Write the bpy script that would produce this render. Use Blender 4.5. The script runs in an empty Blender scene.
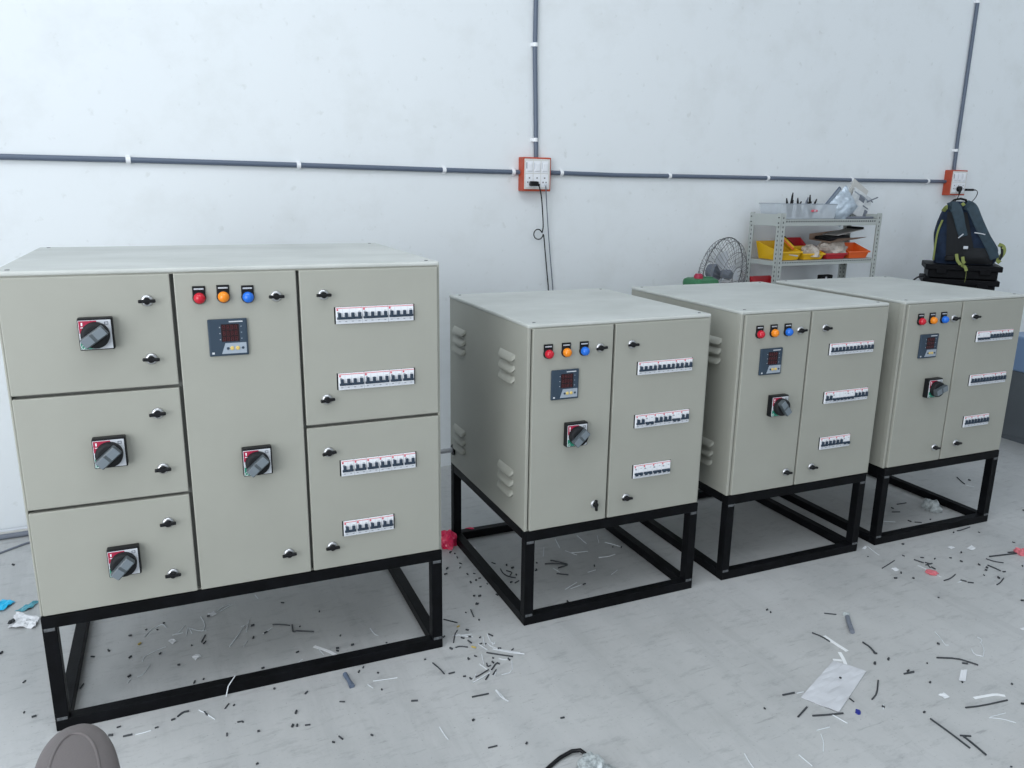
import bpy, bmesh, math, random
from mathutils import Vector, Matrix, Euler
random.seed(7)
C = bpy.context.scene.collection
PI = math.pi

# ------------------------------------------------------------------ materials
def mat(name, col, rough=.5, metal=0., noise=0., nscale=8., bump=0., bscale=200., spec=.5, alpha=1., emit=None, trans=0., col2=None, stretch=None, detail=6.):
    m = bpy.data.materials.new(name); m.use_nodes = True
    nt = m.node_tree; b = nt.nodes['Principled BSDF']
    b.inputs['Base Color'].default_value = (*col, 1); b.inputs['Roughness'].default_value = rough
    b.inputs['Metallic'].default_value = metal; b.inputs['Specular IOR Level'].default_value = spec
    b.inputs['Alpha'].default_value = alpha; b.inputs['Transmission Weight'].default_value = trans
    tc = nt.nodes.new('ShaderNodeTexCoord'); mp = nt.nodes.new('ShaderNodeMapping')
    nt.links.new(tc.outputs['Object'], mp.inputs['Vector'])
    if stretch: mp.inputs['Scale'].default_value = stretch
    if noise > 0:
        n = nt.nodes.new('ShaderNodeTexNoise'); n.inputs['Scale'].default_value = nscale; n.inputs['Detail'].default_value = detail
        n.inputs['Roughness'].default_value = .6
        nt.links.new(mp.outputs['Vector'], n.inputs['Vector'])
        r = nt.nodes.new('ShaderNodeMapRange'); r.inputs['From Min'].default_value = .35; r.inputs['From Max'].default_value = .65
        nt.links.new(n.outputs['Fac'], r.inputs['Value'])
        mx = nt.nodes.new('ShaderNodeMix'); mx.data_type = 'RGBA'
        c2 = col2 if col2 else tuple(c * (1 - noise) for c in col)
        mx.inputs[6].default_value = (*col, 1); mx.inputs[7].default_value = (*c2, 1)
        nt.links.new(r.outputs['Result'], mx.inputs[0]); nt.links.new(mx.outputs[2], b.inputs['Base Color'])
    if bump > 0:
        n2 = nt.nodes.new('ShaderNodeTexNoise'); n2.inputs['Scale'].default_value = bscale; n2.inputs['Detail'].default_value = 3
        nt.links.new(tc.outputs['Object'], n2.inputs['Vector'])
        bp = nt.nodes.new('ShaderNodeBump'); bp.inputs['Strength'].default_value = bump; bp.inputs['Distance'].default_value = .002
        nt.links.new(n2.outputs['Fac'], bp.inputs['Height']); nt.links.new(bp.outputs['Normal'], b.inputs['Normal'])
    if emit:
        b.inputs['Emission Color'].default_value = (*emit[0], 1); b.inputs['Emission Strength'].default_value = emit[1]
    return m

def floor_material():
    m = bpy.data.materials.new('trowelled_concrete'); m.use_nodes = True
    nt = m.node_tree; b = nt.nodes['Principled BSDF']; L = nt.links.new
    tc = nt.nodes.new('ShaderNodeTexCoord')
    def noise(scale, det, ro, st=(1, 1, 1), rot=0):
        mp = nt.nodes.new('ShaderNodeMapping'); mp.inputs['Scale'].default_value = st; mp.inputs['Rotation'].default_value = (0, 0, rot)
        n = nt.nodes.new('ShaderNodeTexNoise'); n.inputs['Scale'].default_value = scale; n.inputs['Detail'].default_value = det; n.inputs['Roughness'].default_value = ro
        L(tc.outputs['Object'], mp.inputs['Vector']); L(mp.outputs['Vector'], n.inputs['Vector']); return n
    def ramp(n, a, b_, ca, cb):
        r = nt.nodes.new('ShaderNodeValToRGB'); r.color_ramp.elements[0].position = a; r.color_ramp.elements[1].position = b_
        r.color_ramp.elements[0].color = (*ca, 1); r.color_ramp.elements[1].color = (*cb, 1); L(n.outputs['Fac'], r.inputs['Fac']); return r
    def mul(a, c, f=1.):
        x = nt.nodes.new('ShaderNodeMix'); x.data_type = 'RGBA'; x.blend_type = 'MULTIPLY'; x.inputs[0].default_value = f
        L(a, x.inputs[6]); L(c, x.inputs[7]); return x.outputs[2]
    n1 = noise(1.1, 7, .62); c = ramp(n1, .35, .68, (.42, .430, .43), (.50, .510, .512)).outputs['Color']
    n2 = noise(5, 8, .7, (1, .28, 1), .45); c = mul(c, ramp(n2, .36, .55, (.91, .915, .92), (1, 1, 1)).outputs['Color'])
    n3 = noise(26, 6, .75, (.35, 1, 1), -.3); c = mul(c, ramp(n3, .32, .47, (.80, .80, .81), (1, 1, 1)).outputs['Color'])
    n4 = noise(120, 3, .6); c = mul(c, ramp(n4, .27, .36, (.62, .62, .63), (1, 1, 1)).outputs['Color'])
    n5 = noise(2.6, 5, .6, (.22, 1, 1), 1.0); c = mul(c, ramp(n5, .34, .45, (.94, .938, .935), (1, 1, 1)).outputs['Color'])
    n6 = noise(9, 7, .7, (1, .12, 1), .15); c = mul(c, ramp(n6, .38, .47, (.93, .93, .932), (1, 1, 1)).outputs['Color'])
    n7 = noise(60, 4, .7, (.12, 1, 1), .75); c = mul(c, ramp(n7, .30, .38, (.74, .74, .75), (1, 1, 1)).outputs['Color'])
    L(c, b.inputs['Base Color'])
    rr = nt.nodes.new('ShaderNodeMapRange'); rr.inputs['To Min'].default_value = .32; rr.inputs['To Max'].default_value = .6
    L(n2.outputs['Fac'], rr.inputs['Value']); L(rr.outputs['Result'], b.inputs['Roughness'])
    bp = nt.nodes.new('ShaderNodeBump'); bp.inputs['Strength'].default_value = .25; bp.inputs['Distance'].default_value = .003
    L(n3.outputs['Fac'], bp.inputs['Height']); L(bp.outputs['Normal'], b.inputs['Normal'])
    return m

def wall_material():
    m = bpy.data.materials.new('white_plaster'); m.use_nodes = True
    nt = m.node_tree; b = nt.nodes['Principled BSDF']; L = nt.links.new
    tc = nt.nodes.new('ShaderNodeTexCoord')
    n = nt.nodes.new('ShaderNodeTexNoise'); n.inputs['Scale'].default_value = 3.2; n.inputs['Detail'].default_value = 8; n.inputs['Roughness'].default_value = .65
    L(tc.outputs['Object'], n.inputs['Vector'])
    r = nt.nodes.new('ShaderNodeValToRGB'); r.color_ramp.elements[0].position = .3; r.color_ramp.elements[1].position = .5
    r.color_ramp.elements[0].color = (.735, .77, .785, 1); r.color_ramp.elements[1].color = (.785, .825, .85, 1)
    L(n.outputs['Fac'], r.inputs['Fac'])
    n2 = nt.nodes.new('ShaderNodeTexNoise'); n2.inputs['Scale'].default_value = 22; n2.inputs['Detail'].default_value = 4
    L(tc.outputs['Object'], n2.inputs['Vector'])
    r2 = nt.nodes.new('ShaderNodeValToRGB'); r2.color_ramp.elements[0].position = .27; r2.color_ramp.elements[1].position = .36
    r2.color_ramp.elements[0].color = (.90, .90, .89, 1); r2.color_ramp.elements[1].color = (1, 1, 1, 1)
    L(n2.outputs['Fac'], r2.inputs['Fac'])
    x = nt.nodes.new('ShaderNodeMix'); x.data_type = 'RGBA'; x.blend_type = 'MULTIPLY'; x.inputs[0].default_value = 1
    L(r.outputs['Color'], x.inputs[6]); L(r2.outputs['Color'], x.inputs[7]); L(x.outputs[2], b.inputs['Base Color'])
    b.inputs['Roughness'].default_value = .7
    bp = nt.nodes.new('ShaderNodeBump'); bp.inputs['Strength'].default_value = .15; bp.inputs['Distance'].default_value = .004
    L(n.outputs['Fac'], bp.inputs['Height']); L(bp.outputs['Normal'], b.inputs['Normal'])
    return m

M = dict(
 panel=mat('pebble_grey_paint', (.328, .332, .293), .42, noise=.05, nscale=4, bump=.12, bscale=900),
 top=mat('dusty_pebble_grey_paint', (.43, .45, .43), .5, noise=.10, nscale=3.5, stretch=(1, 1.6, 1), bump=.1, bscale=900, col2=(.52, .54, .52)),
 dark=mat('recess_shade_grey', (.22, .225, .21), .8),  # body behind the doors, darkened so the gap shade sits in its colour
 steel=mat('black_painted_steel', (.0022, .0025, .003), .45, noise=.5, nscale=14, col2=(.005, .0055, .007), bump=.2, bscale=120, spec=.10),
 scuff=mat('scuffed_bare_steel', (.12, .13, .14), .55, noise=.7, nscale=90),
 black=mat('black_plastic', (.006, .0065, .008), .42, spec=.25),
 blackm=mat('matte_black_plastic', (.010, .011, .013), .6, spec=.25),
 case=mat('black_case_plastic', (.004, .0045, .006), .5, spec=.12),
 chrome=mat('chrome', (.55, .56, .58), .3, metal=1.),
 navy=mat('slate_blue_plastic', (.032, .052, .078), .45, spec=.3),
 navytog=mat('dark_blue_toggle', (.018, .035, .06), .45),
 facegrey=mat('light_blue_grey_film', (.30, .35, .41), .45),
 facelt=mat('silver_film', (.55, .58, .62), .35),
 screen=mat('dark_red_display', (.018, .004, .006), .2),
 seg=mat('unlit_red_segment', (.10, .012, .016), .3),
 brass=mat('yellow_button', (.62, .46, .14), .4),
 white=mat('white_plastic', (.80, .82, .86), .38),
 offw=mat('pale_grey_plastic', (.60, .63, .68), .45),
 ink=mat('grey_print', (.16, .18, .22), .6),
 red=mat('red_film', (.36, .012, .05), .45),
 redmark=mat('red_print', (.62, .10, .14), .5),
 green=mat('green_film', (.01, .22, .14), .45),
 handle=mat('grey_handle_plastic', (.065, .08, .09), .35), label=mat('handle_label_film', (.15, .18, .205), .4),
 lensr=mat('red_lens', (.46, .006, .022), .22, emit=((.9, .01, .04), .03)),
 lenso=mat('amber_lens', (.74, .22, .008), .22, emit=((1, .35, .01), .03)),
 lensb=mat('blue_lens', (.01, .13, .58), .22, emit=((.01, .25, 1), .03)),
 pvc=mat('grey_blue_pvc', (.105, .135, .19), .4),
 clip=mat('white_clip', (.85, .87, .9), .4),
 orange=mat('orange_red_box_plastic', (.50, .072, .03), .45, noise=.15, nscale=20),
 swp=mat('switch_plate', (.66, .66, .64), .4),
 swd=mat('switch_gap', (.2, .2, .2), .6),
 rack=mat('light_grey_enamel', (.42, .45, .435), .45),
 hole=mat('slot_shadow_black', (.05, .055, .06), .8),
 rackin=mat('rack_shelf_grey', (.30, .31, .31), .5),
 yellow=mat('yellow_bin_plastic', (.78, .46, .01), .4),
 redbin=mat('red_bin_plastic', (.50, .02, .03), .4),
 orbin=mat('orange_bin_plastic', (.80, .13, .02), .4),
 clear=mat('frosted_clear_plastic', (.66, .72, .78), .25, noise=.15, nscale=12, alpha=.62),
 foil=mat('silver_film_bag', (.62, .72, .82), .28, metal=.35, noise=.3, nscale=14, bump=.8, bscale=30),
 card=mat('pale_grey_card', (.56, .56, .54), .7, noise=.1, nscale=10),
 cardw=mat('white_printed_card', (.72, .74, .75), .5, noise=.12, nscale=18, col2=(.5, .53, .56)),
 brown=mat('brown_cardboard', (.36, .25, .19), .8),
 cream=mat('plastic_wrap', (.62, .56, .50), .3, noise=.4, nscale=16),
 fanw=mat('chromed_fan_wire', (.20, .21, .22), .4, metal=.3),
 fan_green=mat('green_enamel', (.03, .17, .07), .45, noise=.2, nscale=20),
 bag=mat('navy_backpack_cloth', (.014, .032, .072), .75, noise=.4, nscale=25, col2=(.008, .016, .036), bump=.5, bscale=300, spec=.3),
 strap=mat('teal_grey_strap_cloth', (.03, .06, .085), .7, noise=.3, nscale=30, bump=.4, bscale=300),
 mesh=mat('black_mesh_cloth', (.012, .014, .017), .85, bump=.6, bscale=500),
 lime=mat('lime_green_webbing', (.24, .28, .08), .7),
 shell=mat('warm_grey_vinyl', (.118, .104, .104), .55, bump=.15, bscale=350),
 tin=mat('dark_grey_steel', (.10, .115, .13), .45, noise=.15, nscale=3), bluelid=mat('pale_blue_enamel', (.17, .26, .42), .4),
 copper=mat('wood_block_tan', (.50, .22, .08), .6, noise=.3, nscale=30),
 lk=mat('black_wire_insulation', (.035, .040, .047), .5),
 lz=mat('clear_pale_nylon_strand', (.66, .70, .73), .4),
 lw=mat('white_nylon_tie', (.64, .67, .70), .4),
 ls=mat('white_tape_strip', (.78, .80, .82), .5),
 lq=mat('white_paper_scrap', (.68, .70, .73), .7),
 ld=mat('black_insulation_chunk', (.03, .035, .04), .6),
 ly=mat('yellow_wire_insulation', (.45, .34, .08), .5),
 pink=mat('pink_red_plastic_sheet', (.85, .04, .13), .3, noise=.3, nscale=30),
 coral=mat('coral_red_scrap', (.60, .15, .18), .6),
 cyan=mat('bright_cyan_tape', (.01, .48, .80), .35),
 teal=mat('pale_teal_tape', (.12, .42, .52), .35, noise=.3, nscale=20),
 poly=mat('translucent_pouch', (.64, .66, .70), .25, noise=.15, nscale=9, alpha=.95),
 bubble=mat('wrinkled_clear_wrap', (.48, .53, .54), .3, noise=.5, nscale=60, bump=.6, bscale=80),
 blue=mat('dark_blue_plastic', (.01, .02, .22), .4),
)
M['floor'] = floor_material(); M['wall'] = wall_material()
M['ceil'] = mat('ceiling_white', (.7, .72, .74), .8)

# ------------------------------------------------------------------ mesh builder
class MB:
    def __init__(s): s.v = []; s.f = []; s.mi = []; s.mats = []; s.sm = []
    def m(s, k):
        if k not in s.mats: s.mats.append(k)
        return s.mats.index(k)
    def add(s, vs, fs, k, smooth=False, X=None):
        o = len(s.v); i = s.m(k)
        for p in vs:
            p = Vector(p); s.v.append(X @ p if X else p)
        for f in fs: s.f.append([o + a for a in f]); s.mi.append(i); s.sm.append(smooth)
    def box(s, x0, x1, y0, y1, z0, z1, k, b=0., X=None):
        if b <= 0:
            vs = [(x, y, z) for x in (x0, x1) for y in (y0, y1) for z in (z0, z1)]
            fs = [(0, 1, 3, 2), (4, 6, 7, 5), (0, 4, 5, 1), (2, 3, 7, 6), (0, 2, 6, 4), (1, 5, 7, 3)]
            s.add(vs, fs, k, False, X); return
        bm = bmesh.new(); bmesh.ops.create_cube(bm, size=1)
        for v in bm.verts: v.co = Vector(((x0 + x1) / 2 + v.co.x * (x1 - x0), (y0 + y1) / 2 + v.co.y * (y1 - y0), (z0 + z1) / 2 + v.co.z * (z1 - z0)))
        bmesh.ops.bevel(bm, geom=bm.edges[:], offset=b, segments=2, affect='EDGES', profile=.5)
        bm.verts.ensure_lookup_table(); s.bm(bm, k, X); bm.free()
    def bm(s, bm, k, X=None, smooth=False):
        bm.verts.index_update(); s.add([v.co.copy() for v in bm.verts], [[v.index for v in f.verts] for f in bm.faces], k, smooth, X)
    def tube(s, pts, r, k, n=8, cap=True, X=None, rs=None):
        pts = [Vector(p) for p in pts]; vs = []; fs = []; up = None
        for i, p in enumerate(pts):
            d = (pts[min(i + 1, len(pts) - 1)] - pts[max(i - 1, 0)])
            d = d.normalized() if d.length > 1e-9 else Vector((0, 0, 1))
            if up is None: up = Vector((0, 0, 1)) if abs(d.z) < .9 else Vector((1, 0, 0))
            a = d.cross(up).normalized(); c = a.cross(d).normalized(); up = c
            rr = rs[i] if rs else r
            for j in range(n):
                t = 2 * PI * j / n; vs.append(p + a * math.cos(t) * rr + c * math.sin(t) * rr)
        for i in range(len(pts) - 1):
            for j in range(n):
                fs.append((i * n + j, i * n + (j + 1) % n, (i + 1) * n + (j + 1) % n, (i + 1) * n + j))
        s.add(vs, fs, k, n > 5, X)
        if cap:
            s.add(vs[:n], [tuple(range(n))[::-1]], k, False, X); s.add(vs[-n:], [tuple(range(n))], k, False, X)
    def lathe(s, prof, k, n=24, X=None, smooth=True):      # prof (r, h) along local -Y (towards the viewer of a door)
        vs = []; fs = []
        for r, h in prof:
            for j in range(n):
                t = 2 * PI * j / n; vs.append((r * math.cos(t), -h, r * math.sin(t)))
        for i in range(len(prof) - 1):
            for j in range(n): fs.append((i * n + j, i * n + (j + 1) % n, (i + 1) * n + (j + 1) % n, (i + 1) * n + j))
        s.add(vs, fs, k, smooth, X); s.add(vs[-n:], [tuple(range(n))[::-1]], k, False, X)
    def prism(s, poly, y0, y1, k, X=None):                  # polygon in x,z pulled along y
        n = len(poly); vs = [(x, y0, z) for x, z in poly] + [(x, y1, z) for x, z in poly]
        fs = [tuple(range(n)), tuple(range(n, 2 * n))[::-1]] + [(i, i + n, (i + 1) % n + n, (i + 1) % n) for i in range(n)]
        s.add(vs, fs, k, False, X)
    def grid(s, fn, nu, nv, k, smooth=True, X=None, closeu=False):
        vs = [fn(i / (nu if closeu else nu - 1), j / (nv - 1)) for j in range(nv) for i in range(nu)]; fs = []
        for j in range(nv - 1):
            for i in range(nu if closeu else nu - 1): fs.append((j * nu + i, j * nu + (i + 1) % nu, (j + 1) * nu + (i + 1) % nu, (j + 1) * nu + i))
        s.add(vs, fs, k, smooth, X)
    def build(s, name, parent=None, loc=None, rot=None, normals=True):
        me = bpy.data.meshes.new(name); me.from_pydata([tuple(v) for v in s.v], [], s.f)
        for k in s.mats: me.materials.append(M[k])
        me.polygons.foreach_set('material_index', s.mi); me.polygons.foreach_set('use_smooth', s.sm)
        if normals:
            bm = bmesh.new(); bm.from_mesh(me); bmesh.ops.recalc_face_normals(bm, faces=bm.faces[:]); bm.to_mesh(me); bm.free()
        me.update()
        o = bpy.data.objects.new(name, me); C.objects.link(o)
        if parent: o.parent = parent
        if loc: o.location = loc
        if rot: o.rotation_euler = rot
        return o

def tag(o, label=None, cat=None, group=None, kind=None):
    if label: o['label'] = label
    if cat: o['category'] = cat
    if group: o['group'] = group
    if kind: o['kind'] = kind
    return o
def thing(name, label, cat, loc=(0, 0, 0), rz=0., group=None):
    o = bpy.data.objects.new(name, None); C.objects.link(o); o.empty_display_size = .05
    o.location = loc; o.rotation_euler = (0, 0, rz); return tag(o, label, cat, group)
def T(x, y, z): return Matrix.Translation((x, y, z))

# ------------------------------------------------------------------ the room
WD, WY = 4.110584, .452526                # back wall: distance and direction
EX, EY = math.cos(WY), math.sin(WY)
def W3(t, o, z): return Vector((t * EX + o * EY, WD + t * EY - o * EX, z))   # t along wall, o out of it
TL, TR, HC, OUT = -4.1, 7.5, 4.6, 8.5
def room():
    b = MB(); b.box(TL - .3, TR + .3, 0, .2, 0, HC, 'wall')
    tag(b.build('wall_back', loc=(0, WD, 0), rot=(0, 0, WY)), kind='structure')
    b = MB(); b.box(TL - .3, TR + .3, -OUT, .2, -.2, 0, 'floor')
    tag(b.build('floor', loc=(0, WD, 0), rot=(0, 0, WY)), kind='structure')
    b = MB(); b.box(TL - .3, TR + .3, -OUT, .2, HC, HC + .2, 'ceil')
    tag(b.build('ceiling', loc=(0, WD, 0), rot=(0, 0, WY)), kind='structure')
    b = MB()                                   # left wall with the roller door opening
    b.box(TL - .2, TL, -.8, 0, 0, HC, 'wall'); b.box(TL - .2, TL, -OUT, -6.6, 0, HC, 'wall'); b.box(TL - .2, TL, -6.6, -.8, 3.9, HC, 'wall')
    tag(b.build('wall_left', loc=(0, WD, 0), rot=(0, 0, WY)), kind='structure')
    b = MB(); b.box(TR, TR + .2, -OUT, 0, 0, HC, 'wall')
    tag(b.build('wall_right', loc=(0, WD, 0), rot=(0, 0, WY)), kind='structure')
room()

# ------------------------------------------------------------------ electrical panels
def rot_y(a): return Matrix.Rotation(a, 4, 'Y')
def latch(door, x, z, ang=0.):
    b = MB(); X = T(x, 0, z)
    b.lathe([(.0145, 0), (.0145, .003), (.012, .0065), (.009, .007)], 'chrome', 20, X)
    X2 = X @ rot_y(ang)
    b.lathe([(.0085, .006), (.0085, .016), (.007, .0175)], 'black', 16, X2)
    b.box(-.020, .020, -.0195, -.0105, -.0042, .0042, 'black', .0022, X2)
    b.build('latch', door)
def rotary_switch(root, x, z, ang, grp=None):
    b = MB(); h = .0385
    b.box(x - h, x + h, -.024, 0, z - .0395, z + .0395, 'black', .003)
    g = b.build('rotary_switch', root)
    b = MB()
    X = T(x - .001, -.008, z - .001) @ Matrix.Diagonal((1.11, 1, 1.11, 1)); s = .032
    b.box(-s, s, -.0178, -.0155, -s, s, 'facelt', .0008, X)
    b.prism([(-s + .001, .004), (-s + .001, s - .001), (.004, s - .001), (.004, .02), (-.012, .012), (-.02, .004)], -.0184, -.017, 'red', X)
    b.prism([(-s + .001, -s + .001), (.006, -s + .001), (-.004, -.022), (-.014, -.016), (-.022, -.012), (-s + .001, -.01)], -.0184, -.017, 'green', X)
    b.box(-.0265, -.0235, -.0189, -.018, .0205, .0275, 'white', 0, X); b.box(-.028, -.021, -.0189, -.018, .0155, .0172, 'white', 0, X)
    for j in range(10):
        a = 2 * PI * j / 10; b.box(-.0265 + .003 * math.cos(a) - .0007, -.0265 + .003 * math.cos(a) + .0007, -.0189, -.018, -.0265 + .004 * math.sin(a) - .0007, -.0265 + .004 * math.sin(a) + .0007, 'white', 0, X)
    b.box(.019, .027, -.0184, -.017, .0265, .028, 'ink', 0, X); b.box(.019, .027, -.0184, -.017, .0215, .0228, 'ink', 0, X); b.box(.019, .0204, -.0184, -.017, .0215, .028, 'ink', 0, X); b.box(.0256, .027, -.0184, -.017, .0215, .028, 'ink', 0, X)
    b.build('faceplate', g)
    b = MB(); b.lathe([(.0285, .016), (.0285, .034), (.027, .038), (.021, .039)], 'blackm', 36, X); b.build('knob', g)
    b = MB(); X2 = X @ rot_y(ang)
    b.box(-.029, .026, -.054, -.035, -.0120, .0120, 'handle', .003, X2)
    b.box(-.028, -.006, -.0548, -.053, -.0095, .0095, 'label', .0004, X2); b.box(.001, .024, -.0548, -.053, -.0095, .0095, 'label', .0004, X2)
    b.build('handle', g)
    return g
def pilot(root, x, z, lens, colour):
    b = MB(); X = T(x, 0, z)
    b.lathe([(.0165, 0), (.0165, .005), (.0145, .007)], 'black', 24, X)
    g = b.build('pilot_lamp', root)
    tag(g, colour + ' round pilot lamp under a black name plate')
    b = MB(); b.box(-.0155, .0155, -.004, 0, -.004, .030, 'black', .001, X)
    b.box(-.0115, .0115, -.0046, -.0035, .021, .0245, 'offw', 0, X)
    for i in range(5): b.box(-.010 + .0045 * i, -.007 + .0045 * i, -.005, -.0042, .0222, .0234, 'ink', 0, X)
    b.build('name_plate', g)
    b = MB(); b.lathe([(.0138, .005), (.0142, .012), (.0128, .018), (.009, .0225), (.004, .0245), (.0005, .025)], lens, 24, X); b.build('lens', g)
def meter(root, x0, z1):
    s = .097; X = T(x0, 0, z1 - s)
    b = MB(); b.box(0, s, -.008, 0, 0, s, 'navy', .0022, X)
    b.box(.004, s - .004, -.0086, -.0075, .004, s - .004, 'navy', .0004, X)
    b.box(.052, .086, -.0092, -.0085, .0885, .0915, 'facelt', 0, X)                                # maker's name strip
    b.box(.006, .012, -.0092, -.0085, .006, .011, 'facelt', 0, X)
    for i in range(3): b.box(.0275, .0295, -.0092, -.0085, .075 - i * .016, .077 - i * .016, 'facelt', 0, X)
    for i in range(3): b.box(.080, .083, -.0092, -.0085, .076 - i * .016, .078 - i * .016, 'facegrey', 0, X)
    g = b.build('digital_meter', root)
    b = MB(); b.box(.032, .076, -.0093, -.0085, .038, .084, 'screen', 0, X)
    for r in range(3):
        for c in range(4):
            xx = .036 + c * .0098; zz = .0705 - r * .0155
            for (a0, a1, c0, c1) in ((0, .0055, .0095, .0103), (0, .0055, .0048, .0056), (0, .0055, 0, .0008), (0, .0008, 0, .0103), (.0047, .0055, 0, .0103)):
                b.box(xx + a0, xx + a1, -.0096, -.0092, zz + c0, zz + c1, 'seg', 0, X)
    b.build('display', g)
    b = MB(); b.prism([(.030, .006), (.092, .006), (.092, .034), (.040, .034)], -.0094, -.0085, 'facegrey', X)
    b.build('keypad', g)
    for xx in (.056, .070):
        b = MB(); b.lathe([(.0052, .009), (.0052, .0105), (.004, .0112)], 'brass', 16, X @ T(xx, 0, .020)); b.build('button', g)
    for xx in (.046, .083):
        b = MB(); b.lathe([(.0035, .009), (.0035, .0105), (.003, .011)], 'navy', 12, X @ T(xx, 0, .020)); b.build('button', g)
def breaker_row(root, x0, x1, zt, zb, spec):
    # spec: list of (poles, 'u' or 'd')
    n = sum(p for p, _ in spec); w = (x1 - x0) / n; h = zt - zb
    b = MB(); b.box(x0 - .0035, x1 + .004, -.0012, .002, zb - .0003, zt + .0004, 'blackm'); b.build('cutout', root)
    x = x0
    for p, st in spec:
        W = p * w; X = T(x, 0, zb)
        b = MB(); b.box(.0004, W - .0004, -.007, 0, 0, h, 'white', .0008, X)
        b.box(.0006, W - .0006, -.0076, -.0065, h * .93, h * .965, 'redmark', 0, X)
        b.box(.002, .0065, -.0078, -.0065, h * .80, h * .91, 'redmark', 0, X)
        b.box(.004, .012, -.0077, -.0065, h * .64, h * .67, 'ink', 0, X); b.box(.004, .010, -.0077, -.0065, h * .70, h * .73, 'ink', 0, X)
        b.box(W - .012, W - .005, -.0077, -.0065, h * .72, h * .74, 'ink', 0, X)
        b.box(.0006, W - .0006, -.0075, -.0065, 0.001, h * .20, 'offw', 0, X)
        for q in range(p): b.box((q + .35) * w, (q + .65) * w, -.0079, -.0065, h * .13, h * .16, 'ink', 0, X)
        for q in range(1, p): b.box(q * w - .0003, q * w + .0003, -.0077, -.0065, 0, h, 'offw', 0, X)
        g = b.build('circuit_breaker', root)
        b = MB()
        b.box(.0025, W - .0025, -.0125, -.007, h * .28, h * .42, 'navytog', .0008, X)
        for q in range(p):
            a = q * w + w * .28; c = q * w + w * .74
            if st == 'u': b.box(a, c, -.014, -.007, h * .32, h * .68, 'navytog', .0012, X)
            else: b.box(a, c, -.016, -.007, h * .22, h * .43, 'navytog', .0012, X)
        if st == 'd':
            pass
        b.build('toggle', g); x += W
def louver(parent, X):
    # pressed louvre hood, local x along the panel side, z up, -y outwards
    b = MB(); L, H, P = .062, .026, .013
    def fn(u, v):
        a = 2 * u - 1; e = max(0., 1 - abs(a) ** 9) ** .5; a2 = a * (1 - .10 * 0)
        if v < .75: q = v / .75; return (a2 * L, -P * e * math.sin(q * PI / 2) ** .8 - .0002, H / 2 - q * H * (.55 + .45 * e))
        q = (v - .75) / .25; return (a2 * L, -P * e * (1 - q) - .0002, H / 2 - H * (.55 + .45 * e) + q * .002)
    b.grid(fn, 25, 13, 'panel', True, X)
    b.build('louver', parent)
def panel(label, loc, yaw, Wd, D, H, doors, sp, louvers=(), group=None):
    root = thing('electrical_panel', label, 'electrical panel', loc, yaw, group)
    b = MB(); r, rl = (.0065, 0) if Wd > 1 else (.0085, .003)
    b.box(-rl, r, .008, .03, 0, H - .010, 'panel', .0025); b.box(Wd - .0065, Wd, .006, .03, 0, H - .010, 'panel', .0015)
    b.box(0, Wd, .010, .03, H - .016, H - .005, 'panel'); b.box(0, Wd, .012, .03, 0, .003, 'panel')
    b.box(0, .002, .028, D, 0, H - .004, 'panel'); b.box(Wd - .002, Wd, .028, D, 0, H - .004, 'panel')
    b.box(0, Wd, D - .002, D, 0, H - .004, 'panel'); b.box(0.002, Wd - .002, .03, D - .002, 0, .002, 'panel')
    b.box(.004, Wd - .004, .026, .03, .003, H - .012, 'dark')
    body = b.build('enclosure_body', root)
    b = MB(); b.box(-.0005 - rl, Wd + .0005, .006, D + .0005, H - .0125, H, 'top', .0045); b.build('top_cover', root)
    for x, y in ((.03, .035), (Wd - .03, .035), (.03, D - .03), (Wd - .03, D - .03)):
        b = MB(); b.tube([(x, y, H - .001), (x, y, H + .0012)], .0055, 'scuff', 12); b.build('bolt_plug', root)
    for (x0, x1, z0, z1, hinge) in doors:
        b = MB(); b.box(x0, x1, 0, .018, z0, z1, 'panel', .0025)
        d = b.build('door', root)
        for (lx, lz, la) in sp['latch']:
            if x0 < lx < x1 and z0 < lz < z1: latch(d, lx, lz, la)
    for X in louvers: louver(body, X)
    for a in sp['switch']: rotary_switch(root, *a)
    for x, z, l, c in sp['lamp']: pilot(root, x, z, l, c)
    for a in sp['meter']: meter(root, *a)
    for a in sp['rows']: breaker_row(root, *a)
    return root
def stand(label, loc, yaw, Wd, D, F, group=None, t=.034):
    root = thing('steel_stand', label, 'stand', loc, yaw, group)
    for (x, y) in ((0, 0), (Wd - t, 0), (0, D - t), (Wd - t, D - t)):
        b = MB(); b.box(x, x + t, y, y + t, t, F - t, 'steel', .002)
        if (x, y) == (0, 0) or y == 0:
            for z0 in (t, F - t - .006):                                             # weld bead with rubbed paint
                b.box(x + .004, x + t - .004, y - .0012, y + .004, z0 - .002, z0 + .007, 'scuff', .001)
        b.build('leg', root)
    for z in (0, F - t):
        nm = 'bottom_rail' if z == 0 else 'top_rail'
        for y in (0, D - t):
            b = MB(); b.box(0, Wd, y, y + t, z, z + t, 'steel', .002); b.build(nm, root)
        for x in (0, Wd - t):
            b = MB(); b.box(x, x + t, t, D - t, z, z + t, 'steel', .002); b.build(nm, root)
    return root

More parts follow.
